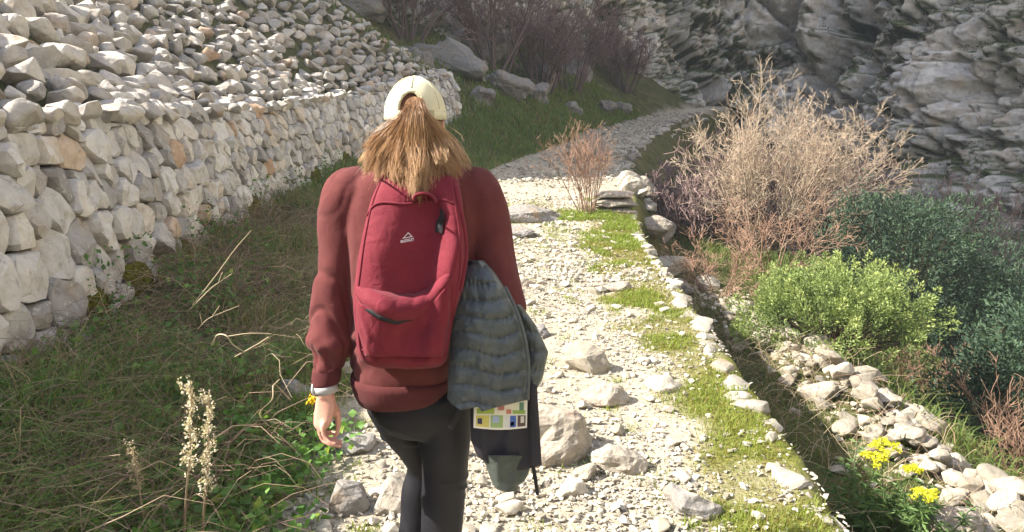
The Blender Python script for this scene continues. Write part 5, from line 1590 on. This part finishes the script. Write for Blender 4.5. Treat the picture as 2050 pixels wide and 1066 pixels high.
twig_tree('bare_shrub', (1.28, 12.35, float(ground_z(np.array([1.28]), np.array([12.35]))[0])), dict(n=24, length=1.4, spread=.36, r=.009, foot=.2), [(6, .45, .7, .6), (4, .45, .8, .65)], russet_twig, 'upright russet thorny shrub growing on the path corner', 'shrub', up=.35, seed=8, tint_lo=.35, tint_hi=.75, min_r=.0032)
# tall bare trees on the far bank
far_trees = [(-.6, 27.0, 5.0, 'spreading bare tree in front of the blue grey rock slabs'), (1.2, 29.5, 4.6, 'bare tree with dense purple brown twigs above the path'), (2.6, 33, 5.2, 'bare many stemmed tree right of the purple brown one'), (-3.3, 24.8, 4.2, 'dark bare tree at the end of the scree slope'), (6.0, 40, 4.5, 'grey bare tree above the far end of the path'), (9.6, 34, 3.2, 'grey twiggy bush beyond the path bend behind the sunlit bush')]
for i, (x, y, L, lab) in enumerate(far_trees):
    zz = float(ground_z(np.array([x]), np.array([y]))[0])
    twig_tree('bare_tree', (x, y, zz - .1), dict(n=14, length=L * .66, spread=.6, r=.05, foot=.5), [(7, .55, .65, .5), (7, .5, .75, .5), (4, .5, .8, .6)], dark_twig, lab, 'tree', up=.45, seed=20 + i, min_r=.010, k=4)
purple = [(8.8, 21, 5.2, 'low purple brown thicket behind the large sunlit bush'), (12.2, 24, 6.2, 'purple brown thicket at the foot of the grey cliff'), (6.4, 18.5, 4.2, 'dark twiggy thicket below the far retaining wall'), (15.5, 27, 5.5, 'faint purple thicket under the rib of the cliff'), (3.9, 16.4, 1.9, 'dark brown thicket between the tumbled rocks and the large bare bush'), (4.9, 18.6, 2.2, 'shadowed brown thicket below the far edge of the path')]
for i, (x, y, L, lab) in enumerate(purple):
    zz = float(ground_z(np.array([x]), np.array([y]))[0])
    twig_tree('bare_thicket', (x, y, zz - .1), dict(n=20, length=L * .8, spread=.6, r=.035, foot=1.2), [(8, .5, .7, .5), (9, .45, .8, .6)], dark_twig, lab, 'thicket', up=.45, seed=40 + i, min_r=.010)

# ------------------------------------------------------------------ evergreen shrubs
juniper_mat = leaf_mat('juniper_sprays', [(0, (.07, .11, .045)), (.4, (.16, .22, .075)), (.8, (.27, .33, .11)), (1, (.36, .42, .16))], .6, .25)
bark_mat = plain_mat('grey_brown_bark', (.11, .085, .06), .95, .1, .4, 12, 0, .6, .02)
def juniper(name, c, rad, nshoot, per, mat, label, group=None, seed=0, shoot=.24, leaf=.03, flop=.75, cat='bush'):
    g_ = np.random.default_rng(seed)
    root = tagged(empty(name, c), label, cat, group)
    c_ = np.array(c) + np.array((0, 0, rad[2] * .45))
    b1, b2 = Bag(), Bag()
    u = g_.normal(0, 1, (nshoot, 3)); u /= np.linalg.norm(u, axis=1, keepdims=True); u[:, 2] = np.where(u[:, 2] < -.35, -u[:, 2], u[:, 2])
    lob = 1 + .30 * fbm(u * 1.7 + seed, 3, seed) 
    depth = 1 - .38 * g_.random(nshoot) ** 1.6
    base = c_ + u * np.array(rad) * (lob * depth)[:, None] * .86
    d = u * np.array((1, 1, .8)) + np.array((0, 0, flop)) + g_.normal(0, .28, u.shape); d /= np.linalg.norm(d, axis=1, keepdims=True)
    L = shoot * g_.uniform(.6, 1.3, nshoot)
    t = g_.random((nshoot, per)); 
    Pc = base[:, None] + d[:, None] * (L[:, None] * t)[..., None]
    rr_ = g_.normal(0, 1, (nshoot, per, 3)); rr_ /= np.linalg.norm(rr_, axis=2, keepdims=True)
    Pc = Pc + rr_ * (shoot * .22 * np.sin(np.pi * (.18 + .78 * t)))[..., None]
    dirs = d[:, None] * .8 + rr_ * .8
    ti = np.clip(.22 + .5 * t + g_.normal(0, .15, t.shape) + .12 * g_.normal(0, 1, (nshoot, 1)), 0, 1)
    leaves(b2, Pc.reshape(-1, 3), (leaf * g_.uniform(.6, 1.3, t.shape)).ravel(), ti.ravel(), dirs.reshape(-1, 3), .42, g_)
    m = min(nshoot, 160); k_ = g_.permutation(nshoot)[:m]
    P0 = np.repeat((np.array(c) + np.array((0, 0, .02)))[None], m, 0) + g_.normal(0, .06, (m, 3)) * np.array((1, 1, 0))
    tubes(b1, arcs(P0, base[k_], np.full(m, .05), 6, g_, .06), np.linspace(.016, .005, 6)[None] * np.ones((m, 1)), np.full(m, .5))
    b1.build('trunk', bark_mat, root, True); b2.build('crown', mat, root)
    return root
jz = float(ground_z(np.array([3.95]), np.array([8.35]))[0])
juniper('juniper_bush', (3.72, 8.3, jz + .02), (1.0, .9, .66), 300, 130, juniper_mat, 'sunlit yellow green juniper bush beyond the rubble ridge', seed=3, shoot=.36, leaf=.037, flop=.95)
dark_ever = leaf_mat('dark_evergreen', [(0, (.022, .042, .030)), (.5, (.040, .072, .045)), (1, (.07, .115, .06))], .6, .15)
darks = [((8.0, 16.2, -2.6), (2.0, 1.9, 2.6), 'tall dark blue green shrub right of the large bare bush'), ((9.9, 15.5, -2.9), (1.9, 1.8, 3.4), 'rounded dark evergreen shrub against the pale cliff foot'), ((6.9, 13.0, -2.7), (1.3, 1.3, 1.9), 'dark evergreen shrub behind the sunlit juniper'), ((8.4, 12.2, -3.6), (1.6, 1.5, 2.2), 'deep green shrub at the right edge above the gully'), ((12.4, 18.5, -3.2), (2.0, 1.9, 3.0), 'farthest dark shrub below the grey rock slabs'), ((6.3, 8.4, -3.4), (1.3, 1.2, 1.7), 'dark shrub low in the gully at the right edge')]
for i, (c, rad, lab) in enumerate(darks):
    zz = float(ground_z(np.array([c[0]]), np.array([c[1]]))[0])
    juniper('evergreen_shrub', (c[0], c[1], zz - .15), rad, 480, 42, dark_ever, lab, 'dark shrubs in the gully', 60 + i, .55, .066, .5, 'shrub')
gully_twigs = [((5.3, 7.2), 'orange brown twiggy bush in the gully right of the juniper'), ((6.0, 9.9), 'dry twiggy bush at the right edge above the gully shrub')]
for i, ((x, y), lab) in enumerate(gully_twigs):
    twig_tree('dry_bush', (x, y, float(ground_z(np.array([x]), np.array([y]))[0])), dict(n=16, length=1.0, spread=.7, r=.012, foot=.3), [(6, .6, .7, .5), (6, .5, .8, .6)], russet_twig, lab, 'bush', seed=80 + i, min_r=.003)

# ------------------------------------------------------------------ spurge with yellow heads below the edge
spurge_leaf = leaf_mat('spurge_leaves', [(0, (.06, .10, .045)), (.5, (.10, .17, .06)), (1, (.17, .25, .08))], .5, .3)
spurge_yellow = leaf_mat('spurge_bracts', [(0, (.38, .40, .03)), (.5, (.60, .58, .04)), (1, (.72, .68, .07))], .6, .3)
sx, sy = 2.28, 4.15
sz = float(ground_z(np.array([sx]), np.array([sy]))[0])
spurge = tagged(empty('spurge_plant', (sx, sy, sz)), 'leafy green spurge plant with four yellow flower heads below the edge', 'plant')
heads = [W(1770, 900, 4.3), W(1752, 925, 4.2), W(1828, 945, 4.15), W(1850, 1000, 3.95)]
stems_b, leaf_b = Bag(), Bag()
m = 46
P0 = np.stack([sx + pg.normal(0, .12, m), sy + pg.normal(0, .14, m), np.full(m, sz - .02)], -1)
P1 = P0 + np.stack([pg.normal(0, .16, m), pg.normal(-.05, .16, m), pg.uniform(.18, .42, m)], -1)
P1[:4] = np.array(heads) - np.array((0, 0, .02))
A_ = arcs(P0, P1, np.full(m, .02), 8, pg, .05)
tubes(stems_b, A_, np.full((m, 8), .004), np.full(m, .4))
for q in range(m):
    nl = 46; t = .25 + .75 * pg.random(nl)
    C_ = np.stack([np.interp(t, np.linspace(0, 1, 8), A_[q][:, i]) for i in range(3)], -1)
    a = pg.uniform(0, 6.283, nl)
    leaves(leaf_b, C_, pg.uniform(.04, .085, nl), np.clip(pg.normal(.5, .2, nl), 0, 1), np.stack([np.cos(a), np.sin(a), pg.uniform(-.1, .7, nl)], -1), .2, pg, .15)
stems_b.build('stem', spurge_leaf, spurge, True); leaf_b.build('leaves', spurge_leaf, spurge)
for i, h0 in enumerate(heads):
    hb_ = Bag(); n = 520; r_ = (.10, .09, .06, .105)[i]
    u = pg.normal(0, 1, (n, 3)); u /= np.linalg.norm(u, axis=1, keepdims=True); u[:, 2] = np.abs(u[:, 2]) * .55
    ncl = 16; cd = pg.normal(0, 1, (ncl, 3)); cd /= np.linalg.norm(cd, axis=1, keepdims=True); cd[:, 2] = np.abs(cd[:, 2]) * .6; cd *= pg.uniform(.6, 1.1, (ncl, 1))
    cl = cd[pg.integers(0, ncl, n)]
    leaves(hb_, np.array(h0) + (u * .20 + cl * .85) * r_, pg.uniform(.009, .018, n), np.clip(pg.normal(.55, .25, n), 0, 1), None, .9)
    hb_.build('flower_head', spurge_yellow, spurge)

# ------------------------------------------------------------------ shelf below the edge: mixed grass, dry stalks; gully floor
shelf_mat = leaf_mat('shelf_grass', [(0, (.28, .21, .11)), (.3, (.20, .165, .07)), (.6, (.085, .12, .03)), (1, (.12, .19, .04))], .6, .35)
hb2 = Bag()
n_ = 19000; y = 2.4 + 11 * pg.random(n_) ** 1.2; x = xr(y) + .14 + 2.4 * pg.random(n_)
cl = fbm(np.stack([x * 1.8, y * 1.8, x * 0], -1), 3, 401)
k_ = pg.random(n_) < sm(-.5, .35, cl) * (1 - .7 * np.exp(-((x - 3.25) / .35) ** 2))
x, y, cl = x[k_], y[k_], cl[k_]
blades(hb2, on_ground(x, y, -.01), pg.uniform(.04, .2, len(x)), pg.uniform(.3, 1.5, len(x)), .006, np.clip(pg.normal(.45 + .3 * cl, .25, len(x)), 0, 1))
n_ = 19000; y = 3 + 15 * pg.random(n_); x = 3.5 + 7 * pg.random(n_)
blades(hb2, on_ground(x, y, -.02), pg.uniform(.1, .4, n_), pg.uniform(.3, 1.4, n_), .014, np.clip(pg.normal(.68, .22, n_), 0, 1))
tagged(hb2.build('shelf_grass', shelf_mat), 'mixed green and dry grass on the shelf below the path edge', kind='stuff')
sb = Bag()
n_ = 900; y = 3 + 8 * pg.random(n_); x = xr(y) + .2 + 1.7 * pg.random(n_)
P0 = on_ground(x, y, .0); a = pg.uniform(0, 6.283, n_); L = pg.uniform(.15, .55, n_)
tubes(sb, arcs(P0, P0 + np.stack([np.cos(a) * L, np.sin(a) * L, pg.uniform(.02, .3, n_)], -1), pg.uniform(0, .12, n_), 6, pg, .12), np.full((n_, 6), .002), np.clip(pg.normal(.75, .2, n_), 0, 1))
tagged(sb.build('dry_stalks', bramble_stem, None, True), 'dry straw stalks on the shelf below the path edge', kind='stuff')

# ------------------------------------------------------------------ scrub clinging to the cliff and hillside
cb_ = Bag(); nH_, nS_ = CLIFF_V.shape[:2]
cand = np.argwhere((CLIFF_GREEN > .55) & (CLIFF_V[..., 2] > -3) & (CLIFF_V[..., 2] < 14) & (CLIFF_V[..., 1] > 20) & (np.abs(CLIFF_V[..., 0]) < 26))
sel = cand[pg.permutation(len(cand))[:2200]]
for (a, b_) in sel:
    p0 = CLIFF_V[a, b_]; m = 14; s_ = pg.uniform(.12, .38)
    leaves(cb_, p0 + pg.normal(0, s_, (m, 3)) * np.array((1, 1, .6)) + np.array((0, 0, s_ * .4)), pg.uniform(.06, .16, m), np.clip(pg.normal(.45, .25, m) , 0, 1), None, .5)
scrub_mat = leaf_mat('cliff_scrub_leaves', [(0, (.022, .036, .018)), (.5, (.045, .07, .028)), (1, (.10, .125, .045))], .7, .2)
tagged(cb_.build('cliff_scrub', scrub_mat), 'low green scrub growing on the ledges of the cliff', kind='stuff')
sel = cand[pg.permutation(len(cand))[:14]]
# ------------------------------------------------------------------ thin haze in the gorge
hz = bpy.data.materials.new('thin_haze'); hz.use_nodes = True
nt = hz.node_tree; nt.nodes.remove(nt.nodes['Principled BSDF'])
pv = nt.nodes.new('ShaderNodeVolumePrincipled')
pv.inputs['Color'].default_value = (.80, .88, 1.0, 1); pv.inputs['Density'].default_value = .0014; pv.inputs['Anisotropy'].default_value = .2
nt.links.new(pv.outputs[0], nt.nodes['Material Output'].inputs['Volume'])
lo, hi = np.array((-75., -25., -12.)), np.array((75., 95., 62.))
V = np.array([[(lo, hi)[i][0], (lo, hi)[j][1], (lo, hi)[k][2]] for i in (0, 1) for j in (0, 1) for k in (0, 1)])
F = np.array([(0, 1, 3, 2), (4, 6, 7, 5), (0, 4, 5, 1), (2, 3, 7, 6), (0, 2, 6, 4), (1, 5, 7, 3)])
tagged(obj('haze', mesh_np('haze', V, F, hz)), kind='stuff')
scene.cycles.volume_step_rate = 4
